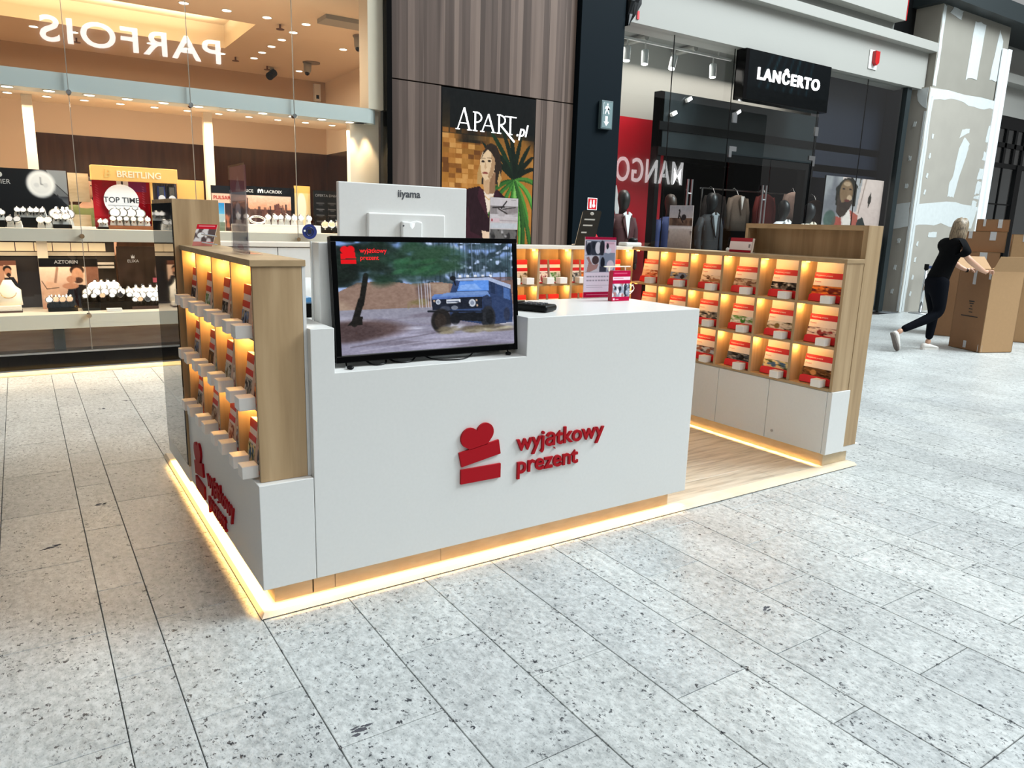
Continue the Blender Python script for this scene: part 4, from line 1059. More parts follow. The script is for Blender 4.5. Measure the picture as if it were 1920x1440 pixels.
    c.poly([(.22, .62), (.235, .25), (.245, .25), (.26, .62)], '4a3230'); c.poly([(.63, .75), (.68, .38), (.74, .36), (.80, .75)], '6b4540'); c.rect(.93, .18, 1, 1, '15171b'); c.grain(30, 30)
    t = poster('skyline_poster', 'wide poster of a city skyline at dusk with black head strip', c, 1.302, 1.965, z0, 1.745, 5.80)
    b = MB().text('MAURICE', (1.34, 5.798, 1.682), X, Z, .044, .001).text('LACROIX', (1.64, 5.798, 1.682), X, Z, .044, .001, off=.0006).prism([(1.57, 1.68), (1.57, 1.71), (1.585, 1.725), (1.60, 1.71), (1.615, 1.725), (1.63, 1.71), (1.63, 1.68), (1.617, 1.68), (1.617, 1.70), (1.607, 1.70), (1.607, 1.68), (1.593, 1.68), (1.593, 1.70), (1.583, 1.70), (1.583, 1.68)], (0, 5.799, 0), X, Z, -Y, .001)
    b.build('lettering', M('white_print', 'f0f0f0', .4), t)
    c = Canvas(40, 50, 'f2d9a8'); c.vgrad(0, 1, 'f3d08a', 'f6e2c0'); c.ell(.45, .45, .28, .3, 'fbf0d8'); c.ell(.3, .75, .2, .12, 'e9c9a6'); c.rect(.0, 0, 1, .16, 'e8b865')
    poster('golden_poster', 'glowing golden jewellery poster beside the skyline poster', c, 1.97, 2.15, z0, 1.775, 5.83)
    c = Canvas(40, 60, '1b1b1d'); 
    for i in range(4):
        for j in range(2): c.line(.12+.45*j, .30+.14*i, .40+.45*j, .30+.14*i, .016, '9c9ca0', .8); c.line(.2+.45*j, .335+.14*i, .34+.45*j, .335+.14*i, .01, '77777c', .8)
    t = poster('black_list_board', 'black board with rows of pale lettering next to the white monitor', c, 2.17, 2.46, z0, 1.735, 5.77)
    MB().text('OFERTA DNIA', (2.185, 5.768, 1.668), X, Z, .040, .001).build('lettering', M('grey_print', '8d8d90', .4), t)
    # ---- lower shelf
    z1 = .5035
    t = thing('lit_tray_cabinet', 'rear cabinet with glowing cream drawer fronts under the upper ledge', 'cabinet', (.0, 6.1, z1))
    MB().box(-2.0, .19, 6.06, 6.28, z1, 1.158).build('carcass', M('dark_cabinet', '241812', .4), t)
    x = -1.1
    for k in range(8):
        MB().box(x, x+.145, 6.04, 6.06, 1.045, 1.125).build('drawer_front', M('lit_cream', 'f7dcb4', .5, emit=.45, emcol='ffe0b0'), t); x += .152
    MB().box(-1.2, .185, 6.03, 6.06, 1.0, 1.035).build('rail', CREAMW, t)
    for k in range(2): MB().box(.0, .17, 5.98, 6.06, .88+.035*k, .902+.035*k).build('pale_tray', CREAM, t)
    c = Canvas(30, 56, 'b98a70'); c.rect(0, 0, 1, .16, '6d4638'); c.rect(.35, .15, 1, .6, 'e9c5ad'); c.ell(.5, .25, .22, .10, '1d1715'); c.ell(.52, .34, .18, .12, 'b98265'); c.ell(.55, .42, .12, .06, '2a1d19'); c.poly([(.2, 1), (.3, .5), (.8, .48), (1, .7), (1, 1)], '211e22')
    poster('portrait_poster', 'narrow portrait poster of a bearded man at the left picture edge', c, -.80, -.655, z1+.14, .96, 5.93)
    c = Canvas(96, 80, 'd9b8a0'); c.rect(0, 0, 1, .17, '0e0d0e'); c.vgrad(.17, 1, 'e6c8b2', 'b98a70', 0, .5); c.line(.22, .62, .30, .2, .05, '8f6a56', .8); c.poly([(.02, .8), (.1, .45), (.3, .5), (.32, .9)], 'd2a98e'); c.line(.03, .45, .10, .60, .012, '1d1512'); c.line(.10, .60, .30, .58, .012, '1d1512')
    c.rect(.78, .17, 1, 1, '7d5544'); c.blotch('5d3c30', 3, .5, .17, 1, .75, 1, k=4); c.ell(.63, .24, .12, .10, '2a1d18'); c.ell(.63, .34, .10, .15, 'c08e70'); c.ell(.64, .44, .08, .06, '4a3228'); c.ell(.52, .42, .08, .07, 'b98468'); c.poly([(.35, 1), (.45, .62), (.62, .52), (.85, .55), (1, .8), (1, 1)], '1c1a1e'); c.ell(.50, .55, .14, .06, 'b98468'); c.grain(16)
    t = poster('man_watch_poster', 'poster of a man resting his chin, black head strip, lower shelf', c, -.475, .015, z1, .985, 5.86)
    MB().text('AZTORIN', (-.25, 5.857, .935), X, Z, .045, .001, align='CENTER', off=.001).build('lettering', M('grey_print', '8d8d90', .4), t)
    c = Canvas(60, 90, '1d1512'); c.vgrad(0, 1, '241a16', '100c0b'); c.ell(.92, .42, .12, .14, '5a4a46', .8); c.rect(.75, .52, 1, .60, '9a4a5a'); c.rect(.85, .53, 1, .57, 'c9743a'); c.blotch('2e221e', 4, .5, k=4)
    t = poster('dark_watch_poster', 'tall dark brown poster behind the right watches of lower shelf', c, .19, .60, z1, 1.10, 5.86)
    b = MB().text('ELIXA', (.33, 5.857, .945), X, Z, .040, .001, align='CENTER'); b.prism([(0, 0), (.03, 0), (.03, .035), (.022, .015), (.015, .04), (.008, .015), (0, .035)], (.315, 5.858, .985), X, Z, -Y, .001); b.build('lettering', M('grey_print', '8d8d90', .4), t)
    # necklace bust
    t = thing('necklace_bust', 'cream necklace bust with a pendant at the left picture edge', 'bust', (-.735, 5.72, z1))
    MB().loft([hring(-.735, 5.74, z1+.06, .105, .05, 18), hring(-.735, 5.74, z1+.13, .10, .05, 18), hring(-.735, 5.745, z1+.20, .10, .045, 18), hring(-.735, 5.75, z1+.235, .06, .035, 18), hring(-.735, 5.75, z1+.29, .032, .028, 18)]).build('bust', M('bust_cream', 'f6ead6', .5), t, smooth=True)
    MB().box(-.86, -.645, 5.66, 5.80, z1+.012, z1+.06).build('block', M('bust_cream', 'f6ead6', .5), t, bevel=.004); MB().box(-.86, -.64, 5.64, 5.82, z1, z1+.012).build('base', M('dark_base', '4a2f28', .4), t)
    MB().tube([(-.735+.06*math.cos(a), 5.69+.0*a, z1+.18-.05*math.sin(a)) for a in np.linspace(0, PI, 12)], .003, 6).build('chain', M('gold_chain', 'c79a4a', .3, .8), t)
    # watches
    def watch(kind):
        t = thing('display_watch', '', 'watch', (0, 0, 0)); dark, dial = kind
        MB().prism([(-.022, 0), (.022, 0), (.022, .012), (.012, .060), (-.012, .060), (-.022, .012)], (0, .018, 0), X, Z, -Y, .018).build('stand', dark, t)
        b = MB(); R = []
        for i in range(15):
            a = 2*PI*i/14; R.append((0, .009+.026*math.sin(a)*.75, .055+.030*math.cos(a)))
        b.tube(R, .0075, 6); b.build('strap', CHROME if dial != 'b' else BLACKG, t)
        MB().cyl((0, -.013, .055), (0, -.021, .060), .026, seg=14).build('case', CHROME, t)
        MB().cyl((0, -.0205, .0596), (0, -.0222, .0605), .021, seg=14).build('dial', {'w': M('dial_white', 'e9e9ee', .3), 'b': M('dial_dark', '25262c', .2), 'g': M('dial_rose', 'e6b79a', .3)}[dial], t)
        return t
    protos = [watch((WHITE, 'w')), watch((BLACK, 'w')), watch((BLACK, 'b')), watch((BLACK, 'g'))]; usedp = [False]*4
    cnt = {}
    def put(x, y, z, k, lab, grp, s=1.0):
        rk = (lab, s, round(z, 2)); cnt[rk] = cnt.get(rk, 0)+1
        rows = [q for q in cnt if q[0] == lab]; lab = '%s watch from the left, %s, %s' % (ORD[cnt[rk]-1], ['main row', 'second row', 'third row', 'rear row', 'last row'][rows.index(rk)], lab)
        if not usedp[k]: o = protos[k]; o.location = (x, y, z); o['label'] = lab; usedp[k] = True
        else: o = tree(protos[k], (x, y, z), .0, lab)
        o['group'] = grp; o.rotation_euler = (0, 0, RNG.rand()*.5-.35); o.scale = (s, s, s)
    def riser(x0, x1, y0, y1, za, zb, mat, lab):
        o = MB().box(x0, x1, y0, y1, za, zb).build('display_riser', mat, None, bevel=.002, origin=((x0+x1)/2, (y0+y1)/2, za)); tag(o, lab, 'riser')
    U = z0
    riser(-.62, -.36, 5.60, 5.76, U, U+.09, BLACK, 'black stepped riser under the watches before the black watch poster')
    riser(-.92, -.70, 5.60, 5.76, U, U+.06, BLACK, 'low black riser at the left edge of the upper shelf')
    riser(-.33, -.19, 5.52, 5.70, U, U+.035, BLACK, 'thin black riser right of the stepped riser, upper shelf')
    riser(.10, .56, 5.62, 5.74, U, U+.035, M('tray_wood', '8a4f2c', .4), 'wooden tray of the watches before the red panel')
    riser(.02, .11, 5.52, 5.62, U, U+.02, BLACK, 'small black tray left of the wooden tray')
    g1 = ('before the black watch poster, upper shelf', 'watches before the black poster')
    for x in (-.60, -.55, -.50, -.45, -.40): put(x, 5.68, U+.091, 0, *g1, 1.1)
    for x, y in ((-.90, 5.64), (-.84, 5.66), (-.77, 5.63), (-.72, 5.66)): put(x, y, U+.061, 0, *g1, 1.15)
    for x, y in ((-.66, 5.55), (-.60, 5.54), (-.43, 5.55), (-.37, 5.54)): put(x, y, U+.0005, 0, *g1, 1.25)
    for x, y in ((-.31, 5.60), (-.27, 5.62), (-.23, 5.60), (-.30, 5.66), (-.25, 5.67), (-.21, 5.66)): put(x, y, U+.036, 0, *g1, 1.2)
    for x in (-.29, -.24, -.205): put(x, 5.745, U+.0005, 0, *g1, 2.2)
    g2 = ('white dial, before the red panel', 'watches in the wooden tray')
    for i, x in enumerate((.16, .22, .28, .34, .40, .46)): put(x, 5.645, U+.036, 0, *g2, 1.1)
    for x in (.19, .26, .33, .40): put(x, 5.70, U+.036, 0, *g2, 2.0)
    for x in (.05, .09): put(x, 5.57, U+.021, 0, *g2, .9)
    g3 = ('before the skyline poster', 'watches before the skyline poster')
    for x in (1.32, 1.40, 1.62, 1.69, 1.76, 1.83, 1.90, 1.98, 2.06): put(x, 5.62+.04*RNG.rand(), U+.081, 0, *g3, 1.3)
    riser(1.26, 2.15, 5.50, 5.70, U, U+.08, M('white_riser', 'f3efe8', .4), 'long white riser before the skyline poster')
    t = thing('bracelet', 'big open silver bracelet standing before the skyline poster', 'bracelet', (1.50, 5.58, U+.081))
    MB().tube([(1.50+.075*math.cos(a), 5.58+.03*math.sin(a), U+.125+.035*math.sin(a)) for a in np.linspace(0, 2*PI, 24)], .012, 8).build('band', CHROME, t, smooth=True)
    for x in (2.24, 2.31, 2.38): put(x, 5.62, U+.0005, 3, 'gold, before the black list board', 'watches before the list board', 1.6)
    riser(-.44, -.20, 5.60, 5.72, z1, z1+.035, BLACK, 'black tray at the left part of lower shelf')
    riser(-.16, .30, 5.60, 5.78, z1, z1+.075, BLACK, 'long black stepped tray in the middle of lower shelf')
    riser(.26, .62, 5.58, 5.72, z1, z1+.03, M('tray_brown', '3a2420', .4), 'brown tray at the right part of lower shelf')
    g4 = ('black tray, left part of lower shelf', 'lower left watches')
    for x, y in ((-.42, 5.63), (-.37, 5.65), (-.31, 5.63), (-.25, 5.64), (-.40, 5.70), (-.34, 5.70), (-.28, 5.70)): put(x, y, z1+.036, int(RNG.randint(1, 4)), *g4, 1.3)
    g5 = ('long tray, middle of lower shelf', 'lower middle watches')
    for i in range(6): put(-.13+.075*i, 5.625, z1+.076, [1, 1, 3, 1, 2, 1][i], *g5, 1.1)
    for i in range(6): put(-.10+.070*i, 5.68, z1+.076, 1, *g5, 1.6)
    for i in range(4): put(-.03+.055*i, 5.735, z1+.076, 0, *g5, 2.3)
    g6 = ('brown tray, right part of lower shelf', 'lower right watches')
    for i in range(6): put(.29+.055*i, 5.61, z1+.031, [1, 3, 2, 1, 1, 3][i], *g6, 1.1)
    for i in range(5): put(.31+.060*i, 5.665, z1+.031, [0, 0, 1, 0, 0][i], *g6, 1.7)
    for i in range(4): put(.32+.065*i, 5.71, z1+.031, 0, *g6, 2.2)
    for k, (x, z) in enumerate(((.03, z1), (.65, U))):
        o = MB().box(x+.0, x+.13, 5.46, 5.53, z, z+.028).build('price_card', WHITE, None, bevel=.003, origin=(x+.06, 5.5, z)); tag(o, ['white price block on the lower shelf front', 'white price block on the upper shelf beside the mirror pillar'][k], 'card')
    o = MB().box(-.19, .0, 5.46, 5.52, U, U+.022).build('price_card', WHITE, None, bevel=.003, origin=(-.1, 5.5, U)); tag(o, 'white price block left of the red panel display', 'card')
    # blue round sticker on the glass
    t = thing('round_sticker', 'round blue sticker with a watch drawing on the shop glass', 'sticker', (1.965, 5.30, 1.20))
    MB().cyl((1.965, 5.318, 1.292), (1.965, 5.323, 1.292), .078, seg=32).build('disc', M('sticker_blue', '1b2c6e', .4), t)
    MB().tube([(1.965+.04*math.cos(a), 5.316, 1.292+.045*math.sin(a)) for a in np.linspace(0, 2*PI, 20)], .004, 6).box(1.945, 1.985, 5.314, 5.318, 1.27, 1.315).build('watch_drawing', M('sticker_dark', '12161f', .4), t)
    MB().box(1.902, 1.920, 5.314, 5.3175, 1.29, 1.31).build('white_mark', WHITE, t)
build_jeweller()

# lightbox advert in the wood wall
def build_advert():
    c = Canvas(150, 330, '0a0b0a')
    # the sheet is drawn on a 175 x 415 grid; (0, 0) is its top left corner
    def q(x, y): return (x/175, y/415)
    def pg(pts, col, al=1): c.poly([q(*p) for p in pts], col, al)
    c.vgrad(.08, .45, '7a5422', 'b5762c'); c.vgrad(.45, 1, 'b5762c', '5a3a18'); c.vgrad(0, .17, '05070a', '3a2c12'); c.blotch('c8924a', 5, .52, .25, .7, al=.6, k=4)
    for i in range(36):
        for j in range(7):
            if RNG.rand() < .85:
                x, y = j*11.5+3*RNG.rand(), 62+i*8; c.rect(x/175, y/415, (x+11)/175, (y+7.6)/415, ['b47a38', '7d4c1c', 'c68c48', '5f3614', 'a1672a', 'd29c58', '93591f'][RNG.randint(7)], .8)
    c.blotch('06090a', 3, .22, 0, .15, .08, 1, k=4, al=.97); c.blotch('06090a', 4, .40, .13, .22, .45, 1, k=3, al=.9); c.blotch('0a0c0a', 4, .5, .1, .2, .0, .5, k=3, al=.8)
    def leaf(tip, bend, w, col, hi=None):
        p0 = np.array((138., 140.)); p2 = np.array(tip, float); p1 = (p0+p2)/2+np.array(bend, float); L, Rr, mid = [], [], []
        for k in range(13):
            t = k/12; p = p0*(1-t)**2+2*p1*t*(1-t)+p2*t*t; d = 2*(1-t)*(p1-p0)+2*t*(p2-p1); d /= np.hypot(*d)+1e-6; n = np.array((-d[1], d[0]))
            ww = w*(.35+1.3*t)*(1-t)**.55 if t < .999 else 0; L.append(p+n*ww); Rr.append(p-n*ww); mid.append(p+n*ww*.35)
        pg(L+Rr[::-1], col)
        if hi: pg(mid+Rr[::-1], hi, .55)
    for a in ((88, 60, 6, -4), (72, 78, 4, 8), (108, 50, 8, 0), (150, 62, -6, 4), (168, 76, -6, 2), (176, 96, -4, -6), (125, 48, 4, 0), (96, 92, 0, -10), (182, 118, 0, -12)): leaf(a[:2], a[2:], 6, ['101f12', '16301a', '0d1a0f'][int(a[0]) % 3])
    for a, col, hi in (((186, 150, 4, -14), '2c5a22', '5b9a3e'), ((178, 196, 14, -12), '3a7a2a', '79bb55'), ((92, 168, -8, -12), '1f4a1c', '3f7a2e'), ((86, 206, -16, -6), '255420', '4b8a36'), ((104, 236, -16, 4), '2c6224', '5a9a40'),
                       ((166, 236, 16, 0), '2f6a26', '66aa48'), ((150, 262, 12, 6), '3f8030', '8cca66'), ((124, 262, -6, 10), '2a5c22', '4f9038'), ((136, 268, 2, 0), '4c9038', 'a2d878'), ((176, 290, 20, 20), '255020', '4a8434'), ((150, 300, 26, 10), '1e441a', '3c702c')): leaf(a[:2], a[2:], 6.5, col, hi)
    # woman in a dark blazer, seen from the waist up
    pg([(76, 98), (81, 84), (90, 80), (101, 84), (108, 98), (112, 120), (110, 142), (103, 148), (96, 150), (70, 150), (66, 142), (70, 118)], '2b2018')
    pg([(65, 150), (66, 128), (71, 112), (76, 120), (73, 150)], 'b48f58'); pg([(104, 142), (108, 126), (112, 138), (106, 154)], 'b8935c')
    pg([(77, 132), (78, 168), (100, 172), (99, 128)], 'c3a07a'); pg([(90, 132), (88, 165), (100, 172), (100, 128)], '7d5a40', .75)
    pg([(70, 110), (74, 97), (84, 90), (95, 96), (99, 112), (97, 128), (90, 139), (81, 143), (75, 137), (71, 125)], 'dcc09a'); pg([(90, 94), (97, 99), (99, 114), (96, 130), (88, 140), (85, 136), (90, 124), (92, 110)], 'a07c58', .8)
    pg([(72, 108), (76, 94), (86, 86), (98, 92), (101, 112), (97, 104), (90, 95), (84, 91), (76, 100)], '2b2018')
    for x, y in ((75.5, 111.5), (87.5, 110)): c.ell(x/175, y/415, 3.4/175, 1.7/415, '241812'); c.line((x-4)/175, (y-4.6)/415, (x+4)/175, (y-5)/415, .0015, '3a281c')
    pg([(80, 111), (78, 121), (80, 124), (83, 122)], 'b89670', .8); c.ell(80/175, 130.5/415, 5.5/175, 1.9/415, '9c5448'); c.line(75/175, 130.5/415, 85/175, 130.2/415, .0025, '6b322c')
    pg([(36, 186), (38, 166), (48, 158), (70, 153), (78, 160), (88, 205), (100, 160), (106, 158), (120, 170), (126, 186), (127, 236), (118, 250), (112, 300), (120, 400), (30, 400), (44, 262), (34, 240)], '260d16')
    pg([(78, 160), (84, 166), (97, 164), (100, 162), (92, 190), (86, 200)], 'e6d6c4'); c.line(79/175, 168/415, 88/175, 175/415, .003, 'c89a4a'); c.line(88/175, 175/415, 98/175, 168/415, .003, 'c89a4a')
    pg([(70, 153), (78, 160), (88, 206), (80, 196), (66, 172)], '3c1824'); pg([(104, 156), (99, 160), (88, 206), (98, 192), (112, 172)], '321220'); pg([(44, 200), (50, 186), (54, 230), (78, 240), (80, 252), (46, 246)], '3a1522', .8)
    pg([(76, 228), (98, 232), (101, 246), (84, 246), (77, 240)], 'e3c6aa'); pg([(40, 254), (78, 246), (80, 250), (42, 259)], 'cfae7c'); c.line(60/175, 262/415, 88/175, 260/415, .004, 'e6d2b0'); c.grain(14, 60)
    t = thing('lightbox_advert', 'tall backlit advert of a woman in a dark blazer beside a palm', 'advert', (4.18, 5.36, .05))
    MB().box(3.535, 4.832, 5.345, 5.399, .05, 2.925).build('case', BLACK, t)
    picture('picture', c, (3.545, 5.3435, 2.918), X*1.277, -Z*2.86, LBOX, t)
    # serif headline built stroke by stroke
    b = MB(); O = Vector((3.73, 5.342, 2.49)); N = -Y
    def st(pts, ox, s=1): b.prism([(ox+p[0]*s, p[1]*s) for p in pts], O, X, Z, N, .008)
    def bar(x0, z0, x1, z1, w, ox): 
        d = Vector((x1-x0, z1-z0)).normalized(); p = Vector((-d.y, d.x))*w/2
        st([(x0-p.x, z0-p.y), (x1-p.x, z1-p.y), (x1+p.x, z1+p.y), (x0+p.x, z0+p.y)], ox)
    def arc(cx, cz, rx, rz, a0, a1, w, ox, n=10):
        for i in range(n):
            a, c2 = a0+(a1-a0)*i/n, a0+(a1-a0)*(i+1)/n
            st([(cx+(rx-w/2)*math.cos(a), cz+(rz-w/2)*math.sin(a)), (cx+(rx+w/2)*math.cos(a), cz+(rz+w/2)*math.sin(a)), (cx+(rx+w/2)*math.cos(c2), cz+(rz+w/2)*math.sin(c2)), (cx+(rx-w/2)*math.cos(c2), cz+(rz-w/2)*math.sin(c2))], ox)
    H = .20
    def A(ox, k=1): bar(.01, 0, .095, H*k, .010, ox); bar(.095, H*k, .17, 0, .020, ox); bar(.04, .07, .14, .07, .010, ox); bar(-.015, 0, .04, 0, .010, ox); bar(.14, 0, .20, 0, .010, ox)
    def Pp(ox): bar(.03, 0, .03, .205, .018, ox); arc(.04, .15, .075, .055, -PI/2, PI/2, .015, ox); bar(.0, 0, .06, 0, .012, ox); bar(.0, .205, .045, .205, .012, ox)
    A(0, 1.2); Pp(.215); A(.33, 1.0); Pp(.545); bar(.60, .09, .80, -.085, .020, 0+.0) ; bar(.735, 0, .735, .20, .019, .0); bar(.655, .198, .82, .198, .012, 0); bar(.705, 0, .765, 0, .012, 0)
    b.text('.pl', O+X*.82+Z*-.01, X, Vector((.22, 0, 1)), .20, .008, off=.002, sx=.85)
    b.build('headline', SIGNW, t)
build_advert()

# ------------------------------------------------------------------ menswear shop, fascia and pier on the right
def build_right_side():
    st = lambda b, n, m, p=None, **k: tag(b.build(n, m, p, **k), kind='structure')
    st(MB().box(6.12, 13.42, 5.35, 5.75, 4.045, 4.70), 'wall_fascia', LGREY)
    st(MB().box(6.12, 13.44, 5.20, 5.75, 4.66, 4.81), 'trim_11', LGREY, bevel=.004)
    st(MB().box(6.12, 12.66, 5.62, 5.9, 4.81, 5.14), 'wall_fascia', GREY)
    st(MB().box(6.12, 12.66, 5.42, 5.9, 5.10, 7.2), 'wall_fascia', LGREY)
    st(MB().box(12.66, 13.5, 5.70, 5.9, 4.81, 6.8), 'wall_gap', BLACK)
    o = MB().box(12.662, 12.672, 5.41, 5.44, 5.10, 6.5).build('red_sealant', RED, None, origin=(12.6, 5.5, 4.81)); tag(o, 'red sealant edge beside the dark gap above the fascia', 'sealant')
    # black sheet bundled at the top of the dark column
    t = thing('black_sheet', 'crumpled black plastic sheet hanging beside the top of dark column', 'sheet', (6.22, 5.3, 3.95))
    R = []
    for k, (z, w) in enumerate(((3.95, .012), (4.10, .06), (4.25, .10), (4.40, .12), (4.6, .13))):
        R.append([Vector((6.13+w*(1+math.cos(2*PI*i/14))*(1+.25*math.sin(3*i+k)), 5.27+.05*math.sin(2*PI*i/14)+.02*math.sin(5*i+2*k), z)) for i in range(14)])
    MB().loft(R).build('folds', M('black_plastic', '101214', .18), t)
    o = MB().box(6.385, 6.42, 5.335, 5.348, 4.09, 4.19).build('red_tag', RED, None, origin=(6.4, 5.34, 4.09)); tag(o, 'small red strip on the fascia under the black sheet', 'tag')
    # alarm lamp on fascia
    t = thing('alarm_lamp', 'red alarm lamp on a white plate on the pale fascia', 'lamp', (11.72, 5.33, 4.2))
    MB().box(11.60, 11.84, 5.335, 5.349, 4.17, 4.47).build('plate', WHITE, t, bevel=.003)
    MB().prism([(11.68, 4.27), (11.74, 4.225), (11.80, 4.27), (11.80, 4.45), (11.68, 4.45)], (0, 5.334, 0), X, Z, -Y, .06).build('red_lens', M('lamp_red', 'b00d12', .3), t)
    # shop box
    st(MB().box(6.12, 13.2, 5.75, 9.4, 4.30, 4.36), 'ceiling', GREY)
    st(MB().box(6.12, 13.2, 6.95, 7.1, 2.9, 4.30), 'wall_back', LGREY)
    st(MB().box(8.2, 13.3, 9.3, 9.4, 0, 4.3), 'wall_back', BLACK)
    st(MB().box(6.12, 6.2, 5.9, 9.4, 0, 4.3), 'wall_left', LGREY)
    st(MB().box(13.12, 13.2, 5.60, 9.4, 0, 4.3), 'wall_right', M('navy_wall', '1a1f2c', .4))
    st(MB().box(6.12, 13.2, 5.5, 9.4, .0, .012), 'floor', M('dark_floor', '3a3733', .3))
    o = MB().box(6.25, 8.16, 6.50, 6.54, 0.012, 3.09).build('red_display_wall', M('red_wall', 'a3091b', .35), None, origin=(7.2, 6.52, .012)); tag(o, 'tall red display wall behind the two window mannequins', 'panel')
    o = MB().text('A', (6.93, 6.499, 1.25), X, Z, 1.15, .01, off=.03, sx=.62).build('white_letter', M('white_print', 'f0f0f0', .4), None, origin=(7.1, 6.49, 1.25)); tag(o, 'large white letter on the red display wall behind the first mannequin', 'letter')
    # black portal and dark panels
    po = thing('entrance_portal', 'black entrance portal of the menswear shop with grey upper bands', 'portal', (10, 5.9, .012))
    MB().box(7.42, 13.1, 5.88, 6.02, 2.62, 3.40).build('upper_panel', M('slate_panel', '20282b', .3), po)
    MB().box(7.42, 13.1, 5.86, 5.90, 2.86, 2.98).build('black_band', BLACK, po)
    MB().box(7.42, 13.1, 5.86, 5.90, 2.50, 2.62).build('black_band', BLACK, po)
    MB().box(7.42, 7.50, 5.88, 6.02, .012, 3.40).build('side_post', BLACK, po)
    MB().box(11.15, 13.1, 5.86, 6.02, 2.40, 4.2).build('side_panel', MATS['navy_wall'], po)
    MB().box(10.95, 11.14, 5.86, 6.02, .012, 2.5).build('side_post', BLACK, po)
    MB().box(8.3, 10.9, 7.5, 9.2, 2.62, 2.7).build('soffit', BLACK, po)
    # glazing
    w = st(MB().box(6.12, 13.12, 5.44, 5.47, .005, .03), 'window_2', METAL)
    xs = [6.125, 7.19, 8.43, 10.52, 11.83, 13.1]
    for a, b in zip(xs[:-1], xs[1:]):
        if a == 8.43:
            MB().box(a+.003, b-.003, 5.445, 5.457, 2.58, 4.04).build('pane', GLASS, w)
        else: MB().box(a+.003, b-.003, 5.445, 5.457, .032, 4.04).build('pane', GLASS, w)
    for x in xs[1:-1]: MB().box(x-.003, x+.003, 5.443, 5.459, .032, 4.04).build('joint_seal', BLACK, w)
    d = st(MB().box(8.50, 9.475, 5.45, 5.462, .02, 2.55), 'door_1', GLASS)
    e = st(MB().box(9.485, 10.46, 5.45, 5.462, .02, 2.55), 'door_2', GLASS)
    def handle(x, p):
        b = MB()
        for q in (0, .085): b.cyl((x+q, 5.42, 1.2), (x+q, 5.42, 2.15), .016, seg=10)
        b.cyl((x, 5.42, 1.93), (x+.085, 5.42, 1.93), .012, seg=8); b.build('door_handle', METAL, p)
    handle(9.31, d)
    hw = thing('glass_handle', 'tall double bar steel handle on the second glass pane', 'handle', (7.68, 5.42, 1.2))
    b = MB()
    for q in (0, .085): b.cyl((7.64+q, 5.425, 1.25), (7.64+q, 5.425, 2.15), .016, seg=10)
    b.cyl((7.64, 5.425, 1.95), (7.725, 5.425, 1.95), .012, seg=8).cyl((7.64, 5.425, 1.4), (7.64, 5.447, 1.4), .01, seg=8).cyl((7.64, 5.425, 2.0), (7.64, 5.447, 2.0), .01, seg=8); b.build('bars', METAL, hw)
    for x, z, s in ((8.50, 3.02, 0), (10.50, 3.0, 0), (8.47, 2.55, 1), (10.42, 2.55, 1)):
        b = MB().box(x, x+.085, 5.435, 5.466, z, z+.14) if not s else MB().box(x, x+.16, 5.435, 5.466, z+.06, z+.13).box(x if x < 9 else x+.10, x+.06 if x < 9 else x+.16, 5.435, 5.466, z-.03, z+.06)
        b.build('glass_clamp', METAL, w)
    st(MB().box(12.98, 13.12, 5.40, 5.52, .005, 4.04), 'trim_12', STEEL)
    # shop sign box
    t = thing('shop_sign_box', 'black box sign with glowing white capital letters over the glass doors', 'sign', (9.47, 5.3, 3.33))
    MB().box(8.455, 10.50, 5.26, 5.44, 3.335, 4.03).build('box', BLACKG, t, bevel=.003)
    c = Canvas(60, 22, '070a0c')
    for i in range(7): c.line(.08+.10*i, 1, .28+.08*i, 0, .05, ['0e1d22', '152a30', '0b161a'][i % 3], .8)
    c.rect(0, .72, 1, 1, '050708'); c.grain(6)
    picture('marbled_face', c, (8.53, 5.259, 4.02), X*1.96, -Z*.67, PRINT, t)
    MB().text('LANĈERTO', (9.47, 5.258, 3.64), X, Z, .225, .02, align='CENTER', off=.006, sx=1.12, space=1.22).build('lettering', SIGNW, t)
    # track lights
    def spot(x, y, z, tilt, lab, grp='white track spots of menswear shop', on=False):
        t = thing('track_spot', lab, 'light', (x, y, z), None)
        MB().cyl((x, y, z+.30), (x, y, z+.16), .012, seg=8).build('stem', WHITE, t)
        dx = tilt; p0 = Vector((x, y, z+.20)); d = Vector((dx, -.12, -1)).normalized()
        MB().cyl(p0, p0+d*.20, .052, seg=16).build('can', M('spot_grey', 'c7cfd0', .4), t)
        MB().cyl(p0+d*.199, p0+d*.206, .046, seg=16).build('bulb', LAMPC, t)
    P = ['leftmost', 'second', 'third', 'fourth']
    for i, (x, tl) in enumerate(((7.0, -.12), (7.35, -.1), (7.95, -.35), (8.80, -.08))): spot(x, 6.2, 3.79, tl, 'white cylinder spot, %s of four left of the black sign box' % P[i])
    for i, (x, tl) in enumerate(((12.30, -.1), (12.9, -.15), (13.03, -.1))):
        spot([12.12, 12.55, 13.0][i], 6.05, 3.72, tl, 'white cylinder spot, %s of three right of the black sign box' % P[i])
    for i, (x0, x1, y, z) in enumerate(((6.6, 9.2, 6.2, 4.09), (11.4, 13.1, 6.05, 4.02))):
        o = MB().box(x0, x1, y-.02, y+.02, z, z+.03).box(x0+.3, x0+.32, y-.005, y+.005, z+.03, 4.30).box(x1-.3, x1-.28, y-.005, y+.005, z+.03, 4.30).build('light_track', WHITE, None, origin=(x0, y, z)); tag(o, ['white ceiling track carrying the four left spots', 'white ceiling track carrying the three right spots'][i], 'track')
    for x in (7.55, 8.6): st(MB().cyl((x, 6.4, 4.24), (x, 6.9, 4.24), .05, seg=10), 'trim_13', LGREY)
